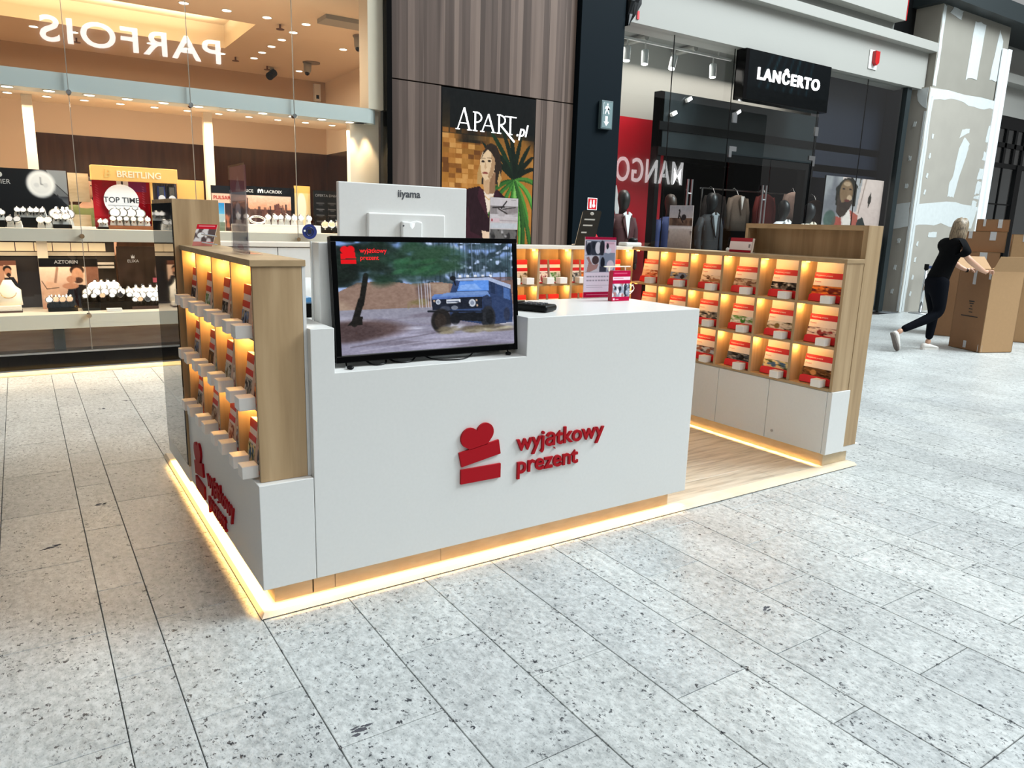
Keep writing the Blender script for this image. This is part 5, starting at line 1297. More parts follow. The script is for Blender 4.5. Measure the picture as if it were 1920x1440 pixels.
    for i, (x, y, z) in enumerate(((7.66, 5.84, 3.1), (7.95, 5.84, 3.33), (9.05, 5.84, 3.26))):
        t = thing('small_projector', 'small square projector glowing under the portal, %s one' % P[i], 'light', (x, y, z)); MB().obox((x, y, z), (.10, .05, .05), Matrix.Rotation(-.5, 3, 'Y')).build('body', WHITE, t); MB().obox((x, y-.027, z), (.09, .006, .04), Matrix.Rotation(-.5, 3, 'Y')).build('bulb', LAMPC, t)
    # man poster
    c = Canvas(90, 72, 'cdb8b0'); c.vgrad(0, 1, 'cbb6ae', 'c2aba4'); c.rect(0, 0, .28, 1, '8d8b8c'); c.blotch('6d6b70', 4, .5, 0, .8, 0, .45, k=4, sx=1.5, sy=.5); c.poly([(.45, 0), (.62, 0), (.56, .6), (.46, .6)], '9a9798'); c.poly([(.57, 0), (.60, 0), (.56, .2)], '5b5048'); c.line(.68, 0, .60, .62, .01, '5a4438')
    c.poly([(.18, .2), (.30, .03), (.44, 0), (.54, .14), (.53, .5), (.48, .5), (.44, .15), (.30, .15), (.28, .5), (.20, .5)], '26241f'); c.ell(.36, .27, .11, .22, '7a6048'); c.poly([(.22, .30), (.30, .45), (.46, .38), (.48, .45), (.40, .65), (.30, .72), (.22, .62)], '3a2f2a'); c.ell(.42, .36, .04, .05, 'b3977c'); c.ell(.36, .12, .06, .04, 'a58a70'); c.ell(.385, .41, .05, .02, '5d2f2c')
    for x in (.31, .42): c.ell(x, .21, .022, .015, '2a211b')
    c.poly([(.12, 1), (.20, .68), (.32, .72), (.36, 1)], '9a4a40'); c.poly([(.44, .56), (.60, .66), (.62, 1), (.50, 1), (.42, .7)], 'a2564a'); c.poly([(.34, .72), (.44, .55), (.50, .8), (.48, 1), (.38, 1)], 'd8cac2'); c.poly([(.56, 1), (.60, .74), (.68, .68), (.82, 1)], '2b2f2e'); c.poly([(.74, .34), (.79, .22), (.80, .4), (.76, .52)], '2c2723'); c.ell(.13, .75, .1, .16, '3d5148', .8); c.grain(14, 20)
    t = thing('man_poster', 'large poster of a man in red jacket and pale shirt in the right pane', 'poster', (12.1, 5.6, .9))
    MB().box(11.18, 12.95, 5.60, 5.63, .9, 2.42).build('board', BLACK, t); picture('print', c, (11.18, 5.598, 2.42), X*1.77, -Z*.98, PRINT, t)
    # mannequins
    def mannequin(x, y, z, suit, lab, shirt='f3f3f3', headc='26221f', tie=True, s=1.0, hand=True):
        t = thing('mannequin', lab, 'mannequin', (x, y, .012))
        sm = M('suit_'+suit, suit, .7, vary=.15, bscale=60); H = M('mannequin_'+headc, headc, .4); sh = M('shirt_'+shirt, shirt, .6)
        B = lambda zz, rx, ry, dy=0, p=2.3: hring(x, y+dy, zz*s+z, rx*s, ry*s, 22, p=p)
        MB().loft([B(.0, .19, .13), B(.12, .195, .135), B(.28, .185, .125), B(.45, .21, .135), B(.58, .22, .125), B(.66, .20, .10), B(.71, .11, .08)]).build('jacket', sm, t, smooth=True)
        for sx in (-1, 1):
            MB().tube([(x+sx*.19*s, y, z+.64*s), (x+sx*.255*s, y+.01, z+.48*s), (x+sx*.265*s, y-.01, z+.22*s), (x+sx*.25*s, y-.05, z-.02*s)], [.062*s, .066*s, .055*s, .046*s], 12).build('sleeve', sm, t, smooth=True)
            if hand: MB().ell((x+sx*.25*s, y-.06, z-.06*s), .03*s, .03*s, .06*s, 10, 7).build('hand', H, t, smooth=True)
            MB().tube([(x+sx*.09*s, y, z+.02), (x+sx*.095*s, y, z-.45*s), (x+sx*.10*s, y, .06)], [.095*s, .075*s, .06*s], 12).build('trouser_leg', sm, t, smooth=True)
            MB().ell((x+sx*.10*s, y-.05, .052), .045, .12, .04, 10, 7).build('shoe', BLACK, t, smooth=True)
        MB().prism([(-.055, .70), (.055, .70), (.0, .36)], (x, y-.174*s, z), X*s, Vector((0, .09, 1))*s, -Y, .012).build('shirt_front', sh, t)
        for sx in (-1, 1):
            MB().prism([(sx*.025, .745), (sx*.085, .71), (sx*.065, .66), (sx*.02, .64)], (x, y-.168*s, z), X*s, Vector((0, .09, 1))*s, -Y, .02).build('collar', sh, t)
            MB().prism([(sx*.06, .70), (sx*.10, .62), (sx*.085, .55), (sx*.004, .33), (sx*.012, .40)], (x, y-.180*s, z), X*s, Vector((0, .09, 1))*s, -Y, .012).build('lapel', sm, t)
        MB().loft([B(.69, .058, .058), B(.78, .055, .055, -.005), B(.80, .062, .07, -.02), B(.87, .077, .092, -.02), B(.93, .083, .10, -.015), B(1.0, .075, .09, -.008), B(1.05, .045, .055, -.0), B(1.062, .01, .012)]).build('head', H, t, smooth=True)
        MB().cyl((x, y+.02, .012), (x, y+.02, .024), .17*s, seg=24).build('base_plate', METAL, t)
    mannequin(6.83, 5.90, .93, '4a1f22', 'mannequin in a maroon suit jacket, nearest to the dark column', s=.98)
    mannequin(7.86, 5.98, .92, '1d2a5a', 'mannequin in a navy blue suit before the red display wall', headc='3a2c24', s=.98)
    mannequin(9.08, 6.25, .98, '1b1e22', 'dark suited mannequin just inside the glass doors', shirt='8d9397', headc='15171a', s=1.0)
    mannequin(10.20, 5.67, .90, 'e6e6e8', 'dark headed mannequin in bright white shirt above the oak screen, left one', headc='0d0d0f', s=1.0)
    mannequin(10.90, 5.67, .88, 'e9dfcf', 'dark headed mannequin in cream shirt above the oak screen, right one', shirt='efe3cf', headc='16181c', s=1.0)
    # jackets on the rail
    t = thing('clothes_rail', 'dark rail of hanging jackets at the back of the menswear shop', 'rail', (11, 7.0, .012))
    MB().cyl((9.6, 7.0, 2.16), (13.0, 7.0, 2.16), .015, seg=8).build('bar', METAL, t)
    for x in (9.65, 12.95): MB().cyl((x, 7.0, .012), (x, 7.0, 2.16), .018, seg=8).build('post', METAL, t)
    def jacket(x, col, lab, shirt=True, w=.23, zt=2.07):
        t = thing('hanging_jacket', lab, 'jacket', (x, 6.85, 1.45)); sm = M('cloth_'+col, col, .8, vary=.25, bscale=50); y = 6.85
        MB().loft([hring(x, y, zt-.64, w, .09, 18, p=2.6), hring(x, y, zt-.40, w*.92, .085, 18, p=2.6), hring(x, y, zt-.12, w*1.0, .08, 18, p=2.6), hring(x, y, zt-.04, w*.80, .06, 18), hring(x, y, zt, w*.3, .04, 18)]).build('body', sm, t, smooth=True)
        for sx in (-1, 1): MB().tube([(x+sx*w*.86, y, zt-.06), (x+sx*w*1.12, y, zt-.3), (x+sx*w*1.15, y, zt-.60)], [.05, .055, .045], 10).build('sleeve', sm, t, smooth=True)
        if shirt:
            MB().prism([(-.05, 0), (.05, 0), (0, -.26)], (x, y-.088, zt-.02), X, Z, -Y, .01).build('shirt_front', M('shirt_f3f3f3', 'f3f3f3', .6), t)
            for sx in (-1, 1): MB().prism([(sx*.05, 0), (sx*.09, -.06), (sx*.005, -.34), (0, -.26)], (x, y-.092, zt-.02), X, Z, -Y, .01).build('lapel', sm, t)
        MB().tube([(x, 7.0, 2.175), (x, 6.97, 2.20), (x, 6.9, zt+.08), (x, y, zt-.01)], .006, 6).build('hanger_hook', METAL, t)
    jacket(10.45, '5d5046', 'brown plaid jacket with white shirt, left of the door handle')
    jacket(12.05, '7a655c', 'pale brown plaid jacket with white shirt, right of the red jacket', zt=2.2, w=.27)
    jacket(11.20, '6b1f1c', 'dark red jacket hanging behind the door handle', shirt=False, zt=2.12)
    jacket(12.75, '3f2a20', 'brown jacket at the right end of the rail', shirt=False, zt=2.08)
    jacket(9.82, '221a18', 'almost black jacket at the left end of the rail', shirt=False, zt=2.08)
    light('SPOT', 'rail_beam', (10.4, 6.3, 3.2), 70, (1, .94, .88), target=(10.45, 6.85, 1.8), spot=.55, radius=.05)
    light('SPOT', 'rail_beam', (12.0, 6.3, 3.2), 80, (1, .94, .88), target=(12.05, 6.85, 1.9), spot=.55, radius=.05)
    light('SPOT', 'window_beam', (6.8, 5.7, 3.6), 40, (1, .96, .92), target=(6.85, 5.85, 1.5), spot=.6, radius=.05)
    light('SPOT', 'window_beam', (7.8, 5.7, 3.6), 40, (1, .96, .92), target=(7.86, 5.9, 1.5), spot=.6, radius=.05)
    # exit sign, fire sign, extinguisher on the dark column
    t = thing('exit_sign', 'slate escape sign with pale running figure and arrow on the dark column', 'sign', (5.85, 5.25, 2.66))
    MB().box(5.755, 5.945, 5.20, 5.259, 2.665, 3.01).build('case', M('sign_slate', '55676a', .4), t, bevel=.004)
    b = MB().box(5.77, 5.93, 5.197, 5.1995, 2.68, 2.995); b.build('face', M('sign_face', '6d8284', .4), t)
    b = MB(); f = 5.1965
    b.prism([(5.84, 2.70), (5.885, 2.755), (5.86, 2.755), (5.86, 2.82), (5.82, 2.82), (5.82, 2.755), (5.795, 2.755)], (0, f, 0), X, Z, -Y, .001)
    b.cyl((5.85, f, 2.965), (5.85, f-.001, 2.965), .013, seg=12).prism([(5.82, 2.945), (5.865, 2.95), (5.88, 2.91), (5.895, 2.905), (5.875, 2.94), (5.86, 2.905), (5.885, 2.85), (5.87, 2.845), (5.845, 2.895), (5.82, 2.845), (5.805, 2.85), (5.83, 2.91), (5.80, 2.905)], (0, f, 0), X, Z, -Y, .001)
    b.box(5.78, 5.785, f-.001, f, 2.84, 2.98).box(5.78, 5.80, f-.001, f, 2.975, 2.98)
    b.build('pictogram', M('white_print', 'f0f0f0', .4), t)
    t = thing('fire_sign', 'small red square sign with white extinguisher pictogram on the dark column', 'sign', (5.72, 5.25, 1.64))
    MB().box(5.64, 5.80, 5.248, 5.259, 1.645, 1.80).build('plate', M('white_print', 'f0f0f0', .4), t); MB().box(5.65, 5.79, 5.246, 5.248, 1.655, 1.79).build('red_face', RED, t)
    MB().box(5.675, 5.705, 5.244, 5.246, 1.67, 1.75).cyl((5.742, 5.246, 1.70), (5.742, 5.244, 1.70), .025, seg=12).box(5.73, 5.755, 5.244, 5.246, 1.72, 1.775).box(5.683, 5.70, 5.244, 5.246, 1.75, 1.775).build('pictogram', M('white_print', 'f0f0f0', .4), t)
    t = thing('fire_extinguisher', 'red fire extinguisher on the dark column below its sign', 'extinguisher', (5.70, 5.18, .88))
    MB().loft([hring(5.70, 5.18, .90, .07, .07, 16), hring(5.70, 5.18, 1.30, .07, .07, 16), hring(5.70, 5.18, 1.36, .03, .03, 16), hring(5.70, 5.18, 1.39, .025, .025, 16)]).build('cylinder', RED, t, smooth=True)
    MB().box(5.67, 5.75, 5.15, 5.21, 1.39, 1.43).box(5.72, 5.79, 5.17, 5.19, 1.435, 1.45).build('valve', BLACK, t); MB().box(5.66, 5.74, 5.112, 5.118, 1.05, 1.19).build('paper_label', CREAM, t); MB().box(5.68, 5.72, 5.235, 5.262, 1.15, 1.21).build('bracket', METAL, t)
build_right_side()

def build_pier():
    st = lambda b, n, m, p=None, **k: tag(b.build(n, m, p, **k), kind='structure')
    BOARD = M('plasterboard', '9c978d', .75, vary=.10, bscale=2.5); FILL = M('joint_filler', 'c4c9c8', .7, vary=.08, bscale=14); BEAD = M('corner_bead', 'eef2f3', .4)  # near-white bead also stands in for the brightly lit reveal
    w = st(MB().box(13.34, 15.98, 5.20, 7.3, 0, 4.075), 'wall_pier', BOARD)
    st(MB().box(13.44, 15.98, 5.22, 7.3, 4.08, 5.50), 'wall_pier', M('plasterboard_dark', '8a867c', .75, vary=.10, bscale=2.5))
    st(MB().box(13.44, 13.46, 5.9, 7.3, 4.08, 5.5), 'wall_gap', BLACK)
    wb = w
    npatch = [0]
    def patch(pts, side='front', lab=None):
        npatch[0] += 1; th = .0010+.0002*npatch[0]
        # filler is trowelled about a millimetre proud
        pts = [(max(p[0], 13.35 if side != 'side' else 5.205), p[1]) for p in pts]
        if side == 'front': MB().prism(pts, (0, 5.1995, 0), X, Z, -Y, th).build('filler_patch', FILL, wb)
        elif side == 'upper': MB().prism(pts, (0, 5.2195, 0), X, Z, -Y, th).build('filler_patch', FILL, wb)
        else: MB().prism(pts, (13.3395, 0, 0), Y, Z, -X, th).build('filler_patch', FILL, wb)
    def wob(pts, a=.02, n=4):
        out = []
        for i in range(len(pts)):
            p, q = pts[i], pts[(i+1) % len(pts)]
            for k in range(n): out.append((p[0]+(q[0]-p[0])*k/n+a*(RNG.rand()-.5), p[1]+(q[1]-p[1])*k/n+a*(RNG.rand()-.5)))
        return out
    R = wob
    patch(R([(13.36, 3.86), (14.1, 3.95), (15.0, 3.90), (15.80, 3.93), (15.80, 4.07), (13.36, 4.07)], .05))
    patch(R([(13.36, 1.62), (14.4, 1.68), (15.60, 1.60), (15.75, 2.05), (14.5, 2.10), (13.36, 2.02)], .05))
    patch(R([(14.62, 3.30), (14.95, 3.42), (14.95, 3.50), (14.68, 3.45)], .02))
    patch(R([(14.48, 2.2), (14.72, 2.2), (14.78, 2.45), (14.98, 3.0), (15.02, 3.22), (14.82, 3.34), (14.66, 3.1), (14.60, 2.6), (14.5, 2.45)], .03))
    for z0, z1, xx in ((3.3, 3.62, 15.62), (2.95, 3.12, 15.60), (2.58, 2.80, 15.52), (2.30, 2.55, 15.50), (2.2, 2.27, 15.50), (1.98, 2.16, 15.44)):
        patch(R([(xx, z0), (xx+.20, z0), (xx+.22, z1), (xx+.05, z1)], .03))
    patch(R([(13.36, 0.0), (13.52, 0.0), (13.50, 3.9), (13.36, 3.9)], .03, 14))
    patch(R([(15.5, .35), (15.78, .35), (15.78, 1.45), (15.55, 1.2)], .03)); patch(R([(14.0, 1.42), (14.3, 1.42), (14.3, 1.52), (14.0, 1.52)], .02))
    for z in (.3, .62, .95, 1.25, 2.2, 2.5, 2.85, 3.2): patch(R([(13.62, z), (13.68, z), (13.69, z+.09), (13.63, z+.09)], .02, 3))
    patch(R([(14.55, 4.35), (14.95, 4.40), (15.0, 5.35), (14.6, 5.38)], .04), 'upper'); patch(R([(15.45, 4.45), (15.75, 4.45), (15.75, 5.2), (15.55, 5.35)], .04), 'upper')
    patch(R([(13.7, 5.36), (14.1, 5.30), (14.12, 5.46), (13.8, 5.48)], .03), 'upper'); patch(R([(13.46, 4.1), (13.56, 4.1), (13.56, 5.45), (13.46, 5.45)], .03, 8), 'upper')
    patch(R([(5.22, 3.7), (5.40, 3.85), (5.42, 4.05), (5.22, 4.05)], .02), 'side')
    patch(R([(5.26, 1.6), (5.6, 1.55), (5.6, 2.0), (5.26, 2.05)], .03), 'side'); patch(R([(5.21, .02), (5.245, .02), (5.245, 3.65), (5.21, 3.65)], .01, 10), 'side')
    for z in (.35, .8, 1.3, 2.3, 2.8, 3.4):
        for y in (5.36, 5.6): patch(R([(y, z), (y+.05, z), (y+.05, z+.08), (y, z+.08)], .02, 3), 'side')
    MB().box(15.72, 15.985, 5.180, 5.199, 0, 5.05).build('corner_bead', BEAD, wb)
    st(MB().box(15.86, 16.0, 5.14, 7.3, 0, 5.05), 'trim_14', BEAD)
    # dark roof beam and the shop beyond
    st(MB().box(13.3, 19.5, 4.95, 5.9, 5.47, 5.78), 'beam', STEEL)
    st(MB().box(16.0, 24, 6.0, 6.4, 4.12, 5.6), 'wall_fascia', LGREY)
    st(MB().box(16.0, 24, 5.75, 6.4, 4.72, 4.90), 'trim_15', LGREY)
    st(MB().box(16.0, 24, 7.2, 7.3, 0, 5.6), 'wall_back', M('dim_grey', '4a4c4e', .4))
    wn = st(MB().box(16.0, 24, 6.02, 6.10, 3.86, 4.12), 'window_3', BLACK)
    for x in (17.75, 18.26, 18.72, 19.15, 19.6, 20.2, 21): MB().box(x, x+.10, 6.02, 6.10, 3.12, 3.86).build('mullion', BLACK, wn)
    for z in (3.02, 3.46): MB().box(16.0, 24, 6.02, 6.10, z, z+.10).build('transom', BLACK, wn)
    MB().box(19.0, 19.25, 6.0, 6.12, 0, 3.12).build('post', BLACK, wn)
    for z in (1.5, 2.2): MB().box(16.0, 19.0, 6.03, 6.07, z, z+.03).build('transom', BLACK, wn)
    MB().box(18.35, 18.38, 6.03, 6.07, 0, 3.1).build('mullion', BLACK, wn)
    MB().box(16.0, 24, 6.05, 6.062, 0, 4.1).build('pane', GLASS, wn)
    for k, (x, z) in enumerate(((18.7, 3.55), (18.05, 2.7), (18.2, 2.2))):
        o = MB().ell((x, 6.9, z), .16, .06, .09).cyl((x, 6.94, z), (x, 7.199, z), .02, seg=8).build('shop_lamp', LAMPC, None, origin=(x, 6.9, z)); tag(o, 'bright lamp inside the far shop with black window grid, %s from above' % ORD[k], 'light')
    # opposite shopfront behind the viewer with the signs that the glass mirrors
    st(MB().box(-10, 2.6, -2.2, 5.26, 6.25, 6.6), 'unseen_shade_slab', GREY)  # unseen slab added overhead to darken the left floor
    st(MB().box(-6, 26, -8.2, -8.0, 0, 6.2), 'wall_opposite', M('opposite_wall', '6a6864', .6))
    YM = -7.95
    def mirrored(text, xr, z, size, glass_y, lab, mat, off, sx=1, sp=1):
        o = MB().text(text, (xr, YM, z), -X, Z, size, .03, off=off, sx=sx, space=sp).build('opposite_shop_sign', mat, None, origin=(xr, YM, z)); tag(o, lab, 'sign')
    mirrored('PARFOIS', 4.20, 5.24, .78, 5.33, 'glowing white shop sign on the opposite front, seen mirrored in the jeweller glass', REFL, .009, 1.24, 1.12)
    mirrored('MANGO', 21.3, 3.13, 1.22, 5.45, 'white shop sign on the opposite front, seen mirrored in the menswear glass', REFLR, .010, .72, 1.10)
build_pier()

# ------------------------------------------------------------------ barrier post, cartons
def build_hall_things():
    t = thing('barrier_post', 'chrome barrier post with a blue belt beside the plasterboard pier', 'barrier', (13.60, 4.93, 0))
    MB().loft([hring(13.6, 4.93, .001, .20, .20, 28), hring(13.6, 4.93, .012, .20, .20, 28), hring(13.6, 4.93, .035, .06, .06, 28)]).build('base', METAL, t, smooth=True)
    MB().cyl((13.6, 4.93, .03), (13.6, 4.93, .85), .032, seg=16).build('pole', CHROME, t, smooth=True); MB().cyl((13.6, 4.93, .83), (13.6, 4.93, .93), .040, seg=16).build('belt_head', BLACK, t)
    MB().box(13.63, 15.3, 4.928, 4.932, .845, .895).build('belt', M('belt_blue', '1b2c55', .6), t)
    o = MB().cyl((15.35, 4.93, 0.001), (15.35, 4.93, .93), .03).cyl((15.35, 4.93, .001), (15.35, 4.93, .02), .19, seg=24).build('barrier_post', METAL, None, origin=(15.35, 4.93, 0)); tag(o, 'second barrier post mostly hidden behind the stacked cartons', 'barrier')
    # big carton
    A, B, C = Vector((9.71, 2.456, 0)), Vector((9.49, 1.963, 0)), Vector((9.97, 1.796, 0)); D = A+C-B
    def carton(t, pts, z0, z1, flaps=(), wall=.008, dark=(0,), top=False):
        """open or closed carton on a base quad; sides are parts"""
        ctr = sum(pts, Vector())/4
        for i in range(4):
            p, q = pts[i], pts[(i+1) % 4]; inw = (ctr-(p+q)/2).normalized()*wall
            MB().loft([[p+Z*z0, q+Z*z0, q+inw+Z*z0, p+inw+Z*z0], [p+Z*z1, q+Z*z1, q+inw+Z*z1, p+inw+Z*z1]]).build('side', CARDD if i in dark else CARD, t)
        MB().loft([[p+Z*z0 for p in pts], [p+Z*(z0+wall) for p in pts]]).build('bottom', CARD, t)
        if top: MB().loft([[p+Z*(z1-wall) for p in pts], [p+Z*z1 for p in pts]]).build('lid', CARD, t)
        for i, ang, L in flaps:
            p, q = pts[i], pts[(i+1) % 4]; out = ((p+q)/2-ctr); out.z = 0; out.normalize(); d = (out*math.cos(ang)+Z*math.sin(ang))*L; sh = (q-p)*.06
            MB().loft([[p+Z*z1, q+Z*z1, q-sh+d+Z*z1, p+sh+d+Z*z1], [v+out*.0-Z*.006 for v in (p+Z*z1, q+Z*z1, q-sh+d+Z*z1, p+sh+d+Z*z1)]]).build('flap', CARD, t)
    t = thing('big_carton', 'tall open brown carton pushed by the woman', 'box', (9.84, 2.13, 0))
    pts = [A, B, C, D]
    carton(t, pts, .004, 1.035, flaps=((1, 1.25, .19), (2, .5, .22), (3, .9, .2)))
    u = (B-A).normalized(); n = Vector((u.y, -u.x, 0)); n = n if n.dot(Vector((-1, -.3, 0))) > 0 else -n
    def on(mat, nm, rects, lab=None):
        b = MB()
        for s0, s1, z0, z1 in rects: b.loft([[A+u*s0+n*.0005+Z*z0, A+u*s1+n*.0005+Z*z0, A+u*s1+n*.0005+Z*z1, A+u*s0+n*.0005+Z*z1], [A+u*s0+n*.0015+Z*z0, A+u*s1+n*.0015+Z*z0, A+u*s1+n*.0015+Z*z1, A+u*s0+n*.0015+Z*z1]])
        b.build(nm, mat, t)
    on(BLKPRINT, 'printed_marks', [(.24, .33, .625, .64), (.25, .32, .60, .612), (.27, .30, .565, .58), (.255, .315, .53, .54), (.26, .32, .49, .50), (.14, .42, .435, .448)])
    on(TAPE, 'packing_tape', [(.25, .30, .85, 1.03), (.25, .30, .03, .12), (.50, .537, .93, 1.03)])
    b = MB().loft([[B+Z*.01+v for v in (u*-.04+n*.001, (C-B).normalized()*.03-(C-B).cross(Z).normalized()*-.001)]+[B+Z*.10+v for v in ((C-B).normalized()*.03-(C-B).cross(Z).normalized()*-.001, u*-.04+n*.001)], [B+n*.003+Z*.01+v for v in (u*-.04, (C-B).normalized()*.03)]+[B+n*.003+Z*.10+v for v in ((C-B).normalized()*.03, u*-.04)]]); b.build('corner_tape', TAPE, t)
    # stacked cartons behind
    def quad(cx, cy, w, d, rz):
        c, s = math.cos(rz), math.sin(rz); return [Vector((cx+x*c-y*s, cy+x*s+y*c, 0)) for x, y in ((-w/2, d/2), (-w/2, -d/2), (w/2, -d/2), (w/2, d/2))]
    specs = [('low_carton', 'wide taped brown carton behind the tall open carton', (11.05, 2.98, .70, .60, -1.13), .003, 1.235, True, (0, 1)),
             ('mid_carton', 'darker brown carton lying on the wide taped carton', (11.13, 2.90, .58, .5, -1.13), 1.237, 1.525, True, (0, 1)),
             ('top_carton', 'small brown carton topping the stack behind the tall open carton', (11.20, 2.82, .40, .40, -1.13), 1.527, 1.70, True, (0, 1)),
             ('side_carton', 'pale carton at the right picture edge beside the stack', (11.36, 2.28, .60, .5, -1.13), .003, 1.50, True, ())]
    for nm, lab, q, z0, z1, top, dk in specs:
        p = quad(*q); t = thing(nm, lab, 'box', (q[0], q[1], z0)); carton(t, p, z0, z1, top=top, dark=dk)
        m = (p[1]+p[2])/2; uu = (p[2]-p[1]).normalized(); nn = Vector((uu.y, -uu.x, 0))
        b = MB()
        for s0, s1, za, zb in ((-.30*q[2], -.22*q[2], z1-.10, z1), (.15*q[2], .28*q[2], z1-.12, z1)):
            b.loft([[m+uu*s0+nn*.001+Z*za, m+uu*s1+nn*.001+Z*za, m+uu*s1+nn*.001+Z*zb, m+uu*s0+nn*.001+Z*zb], [m+uu*s0+nn*.003+Z*za, m+uu*s1+nn*.003+Z*za, m+uu*s1+nn*.003+Z*zb, m+uu*s0+nn*.003+Z*zb]])
        b.build('packing_tape', TAPE, t)
build_hall_things()

# ------------------------------------------------------------------ people
def skin_mesh(name, joints, links, mat, parent, levels=1, root=0, off=Vector()):
    """one continuous skinned surface over a joint skeleton: joints = [(pos, radius or (rx, ry))]"""
    me = bpy.data.meshes.new(name); me.from_pydata([tuple(Vector(j[0])-off) for j in joints], links, [])
    o = bpy.data.objects.new(name, me); COL.objects.link(o); o.parent = parent
    o.modifiers.new('skin', 'SKIN').use_smooth_shade = True
    for i, (p, r) in enumerate(joints):
        sv = me.skin_vertices[0].data[i]; sv.radius = r if isinstance(r, tuple) else (r, r); sv.use_root = i == root
    sb = o.modifiers.new('smooth', 'SUBSURF'); sb.levels = levels; sb.render_levels = levels
    me.materials.append(mat)
    return o
def build_woman():
    O = Vector((9.03, 2.37, 0)); F = Vector((.91, -.41, 0)).normalized(); R = Vector((F.y, -F.x, 0))
    t = thing('person', 'person with long fair hair in black T-shirt and dark jeans pushing a carton', 'person', O)
    P = lambda f, r, z: O+F*f+R*r+Z*z
    SKIN = M('skin', 'c79a80', .5, vary=.05); TEE = M('black_tee', '08090b', .85, spec=.08); JEANS = M('dark_jeans', '090c13', .85, vary=.15, spec=.08); HAIR = wood('fair_hair', ['4a3d30', '7a6a55', 'a08c70'], (30, 30, 4), .5); SHOE = M('white_shoe', 'e8e4de', .5); SOLE = M('grey_sole', '6f6660', .7)
    # body with arms in one surface
    j = [(P(.03, 0, 1.02), .085), (P(.08, 0, 1.20), .09), (P(.13, 0, 1.36), .07), (P(.155, 0, 1.43), .045), (P(.175, 0, 1.475), .048),
         (P(.105, .13, 1.32), .030), (P(.20, .235, 1.16), .040), (P(.36, .235, 1.06), .034), (P(.46, .215, 1.02), .024), (P(.505, .205, 1.035), .026),
         (P(.145, -.12, 1.32), .030), (P(.30, -.22, 1.16), .040), (P(.42, -.17, 1.06), .032), (P(.49, -.13, 1.025), .024), (P(.535, -.115, 1.04), .026)]
    links = [(0, 1), (1, 2), (2, 3), (3, 4), (2, 5), (5, 6), (6, 7), (7, 8), (8, 9), (2, 10), (10, 11), (11, 12), (12, 13), (13, 14)]
    skin_mesh('body', j, links, SKIN, t, 2, 0, O)
    # hands: four fingers over the carton edge and a thumb
    for s, base, rr in ((1, P(.505, .205, 1.035), .205), (-1, P(.535, -.115, 1.04), -.115)):
        js, ls = [(base-F*.02, .018)], []
        for k in range(4):
            o0 = (k-1.5)*.019; L = [.030, .036, .033, .026][k]; n = len(js)
            js += [(base+F*.015+R*o0+Z*.006, .0095), (base+F*(.015+L)+R*o0*1.1+Z*.008, .0088), (base+F*(.025+L)+R*o0*1.1-Z*.02, .0080), (base+F*(.018+L)+R*o0*1.1-Z*.042, .0065)]
            ls += [(0, n), (n, n+1), (n+1, n+2), (n+2, n+3)]
        n = len(js); q = -s
        js += [(base-F*.005+R*q*.028-Z*.006, .010), (base+F*.008+R*q*.045-Z*.022, .0095), (base+F*.016+R*q*.048-Z*.046, .0075)]; ls += [(0, n), (n, n+1), (n+1, n+2)]
        skin_mesh('hand', js, ls, SKIN, t, 1, 0, O)
    wr = P(.49, -.13, 1.025); MB().loft([ring(wr-F*.012, F, .027, .027, 14), ring(wr+F*.008, F, .027, .027, 14)]).build('wrist_band', BLACK, t)
    # shirt
    j = [(P(-.02, 0, .90), (.172, .140)), (P(.035, 0, 1.06), (.148, .112)), (P(.09, 0, 1.20), (.158, .115)), (P(.125, 0, 1.33), (.135, .098)), (P(.155, 0, 1.41), (.062, .058)),
         (P(.108, .150, 1.345), .088), (P(.168, .226, 1.205), .070), (P(.145, -.145, 1.345), .088), (P(.240, -.208, 1.205), .070)]
    skin_mesh('t_shirt', j, [(0, 1), (1, 2), (2, 3), (3, 4), (3, 5), (5, 6), (3, 7), (7, 8)], TEE, t, 2, 1, O)
    # jeans: right leg trails with the heel up, left leg carries
    j = [(P(.0, 0, 1.0), (.140, .112)), (P(-.045, 0, .87), (.180, .152)), (P(-.035, .088, .79), .108), (P(.01, .085, .50), .072), (P(-.17, .085, .405), .062), (P(-.47, .075, .275), .045),
         (P(-.005, -.088, .79), .105), (P(.07, -.085, .49), .070), (P(.065, -.085, .30), .060), (P(.055, -.085, .125), .047)]
    skin_mesh('jeans', j, [(0, 1), (1, 2), (2, 3), (3, 4), (4, 5), (1, 6), (6, 7), (7, 8), (8, 9)], JEANS, t, 2, 1, O)
    skin_mesh('ankle', [(P(-.46, .075, .28), .034), (P(-.525, .072, .235), .034)], [(0, 1)], SKIN, t, 1, 0, O)
    skin_mesh('ankle', [(P(.055, -.085, .14), .034), (P(.05, -.085, .07), .034)], [(0, 1)], SKIN, t, 1, 0, O)
    def shoe(heel, toe, up):
        d = (toe-heel).normalized(); up = (up-d*up.dot(d)).normalized(); s = d.cross(up)
        def sec(f, w, h0, h1, k=14):
            c = heel+(toe-heel)*f
            return [c+s*w*math.cos(2*PI*i/k)+up*(h0+(h1-h0)*(.5+.5*math.sin(2*PI*i/k))) for i in range(k)]
        MB().loft([sec(0, .026, .02, .07), sec(.10, .036, .015, .085), sec(.30, .037, .015, .085), sec(.5, .040, .015, .07), sec(.75, .044, .015, .052), sec(.93, .034, .015, .040), sec(1, .014, .018, .03)]).build('shoe', SHOE, t, smooth=True)
        o = [(0, .028), (.1, .038), (.3, .037), (.5, .040), (.75, .047), (.93, .036), (1, .016)]
        a = [heel+(toe-heel)*f+s*w for f, w in o]+[heel+(toe-heel)*f-s*w for f, w in o[::-1]]
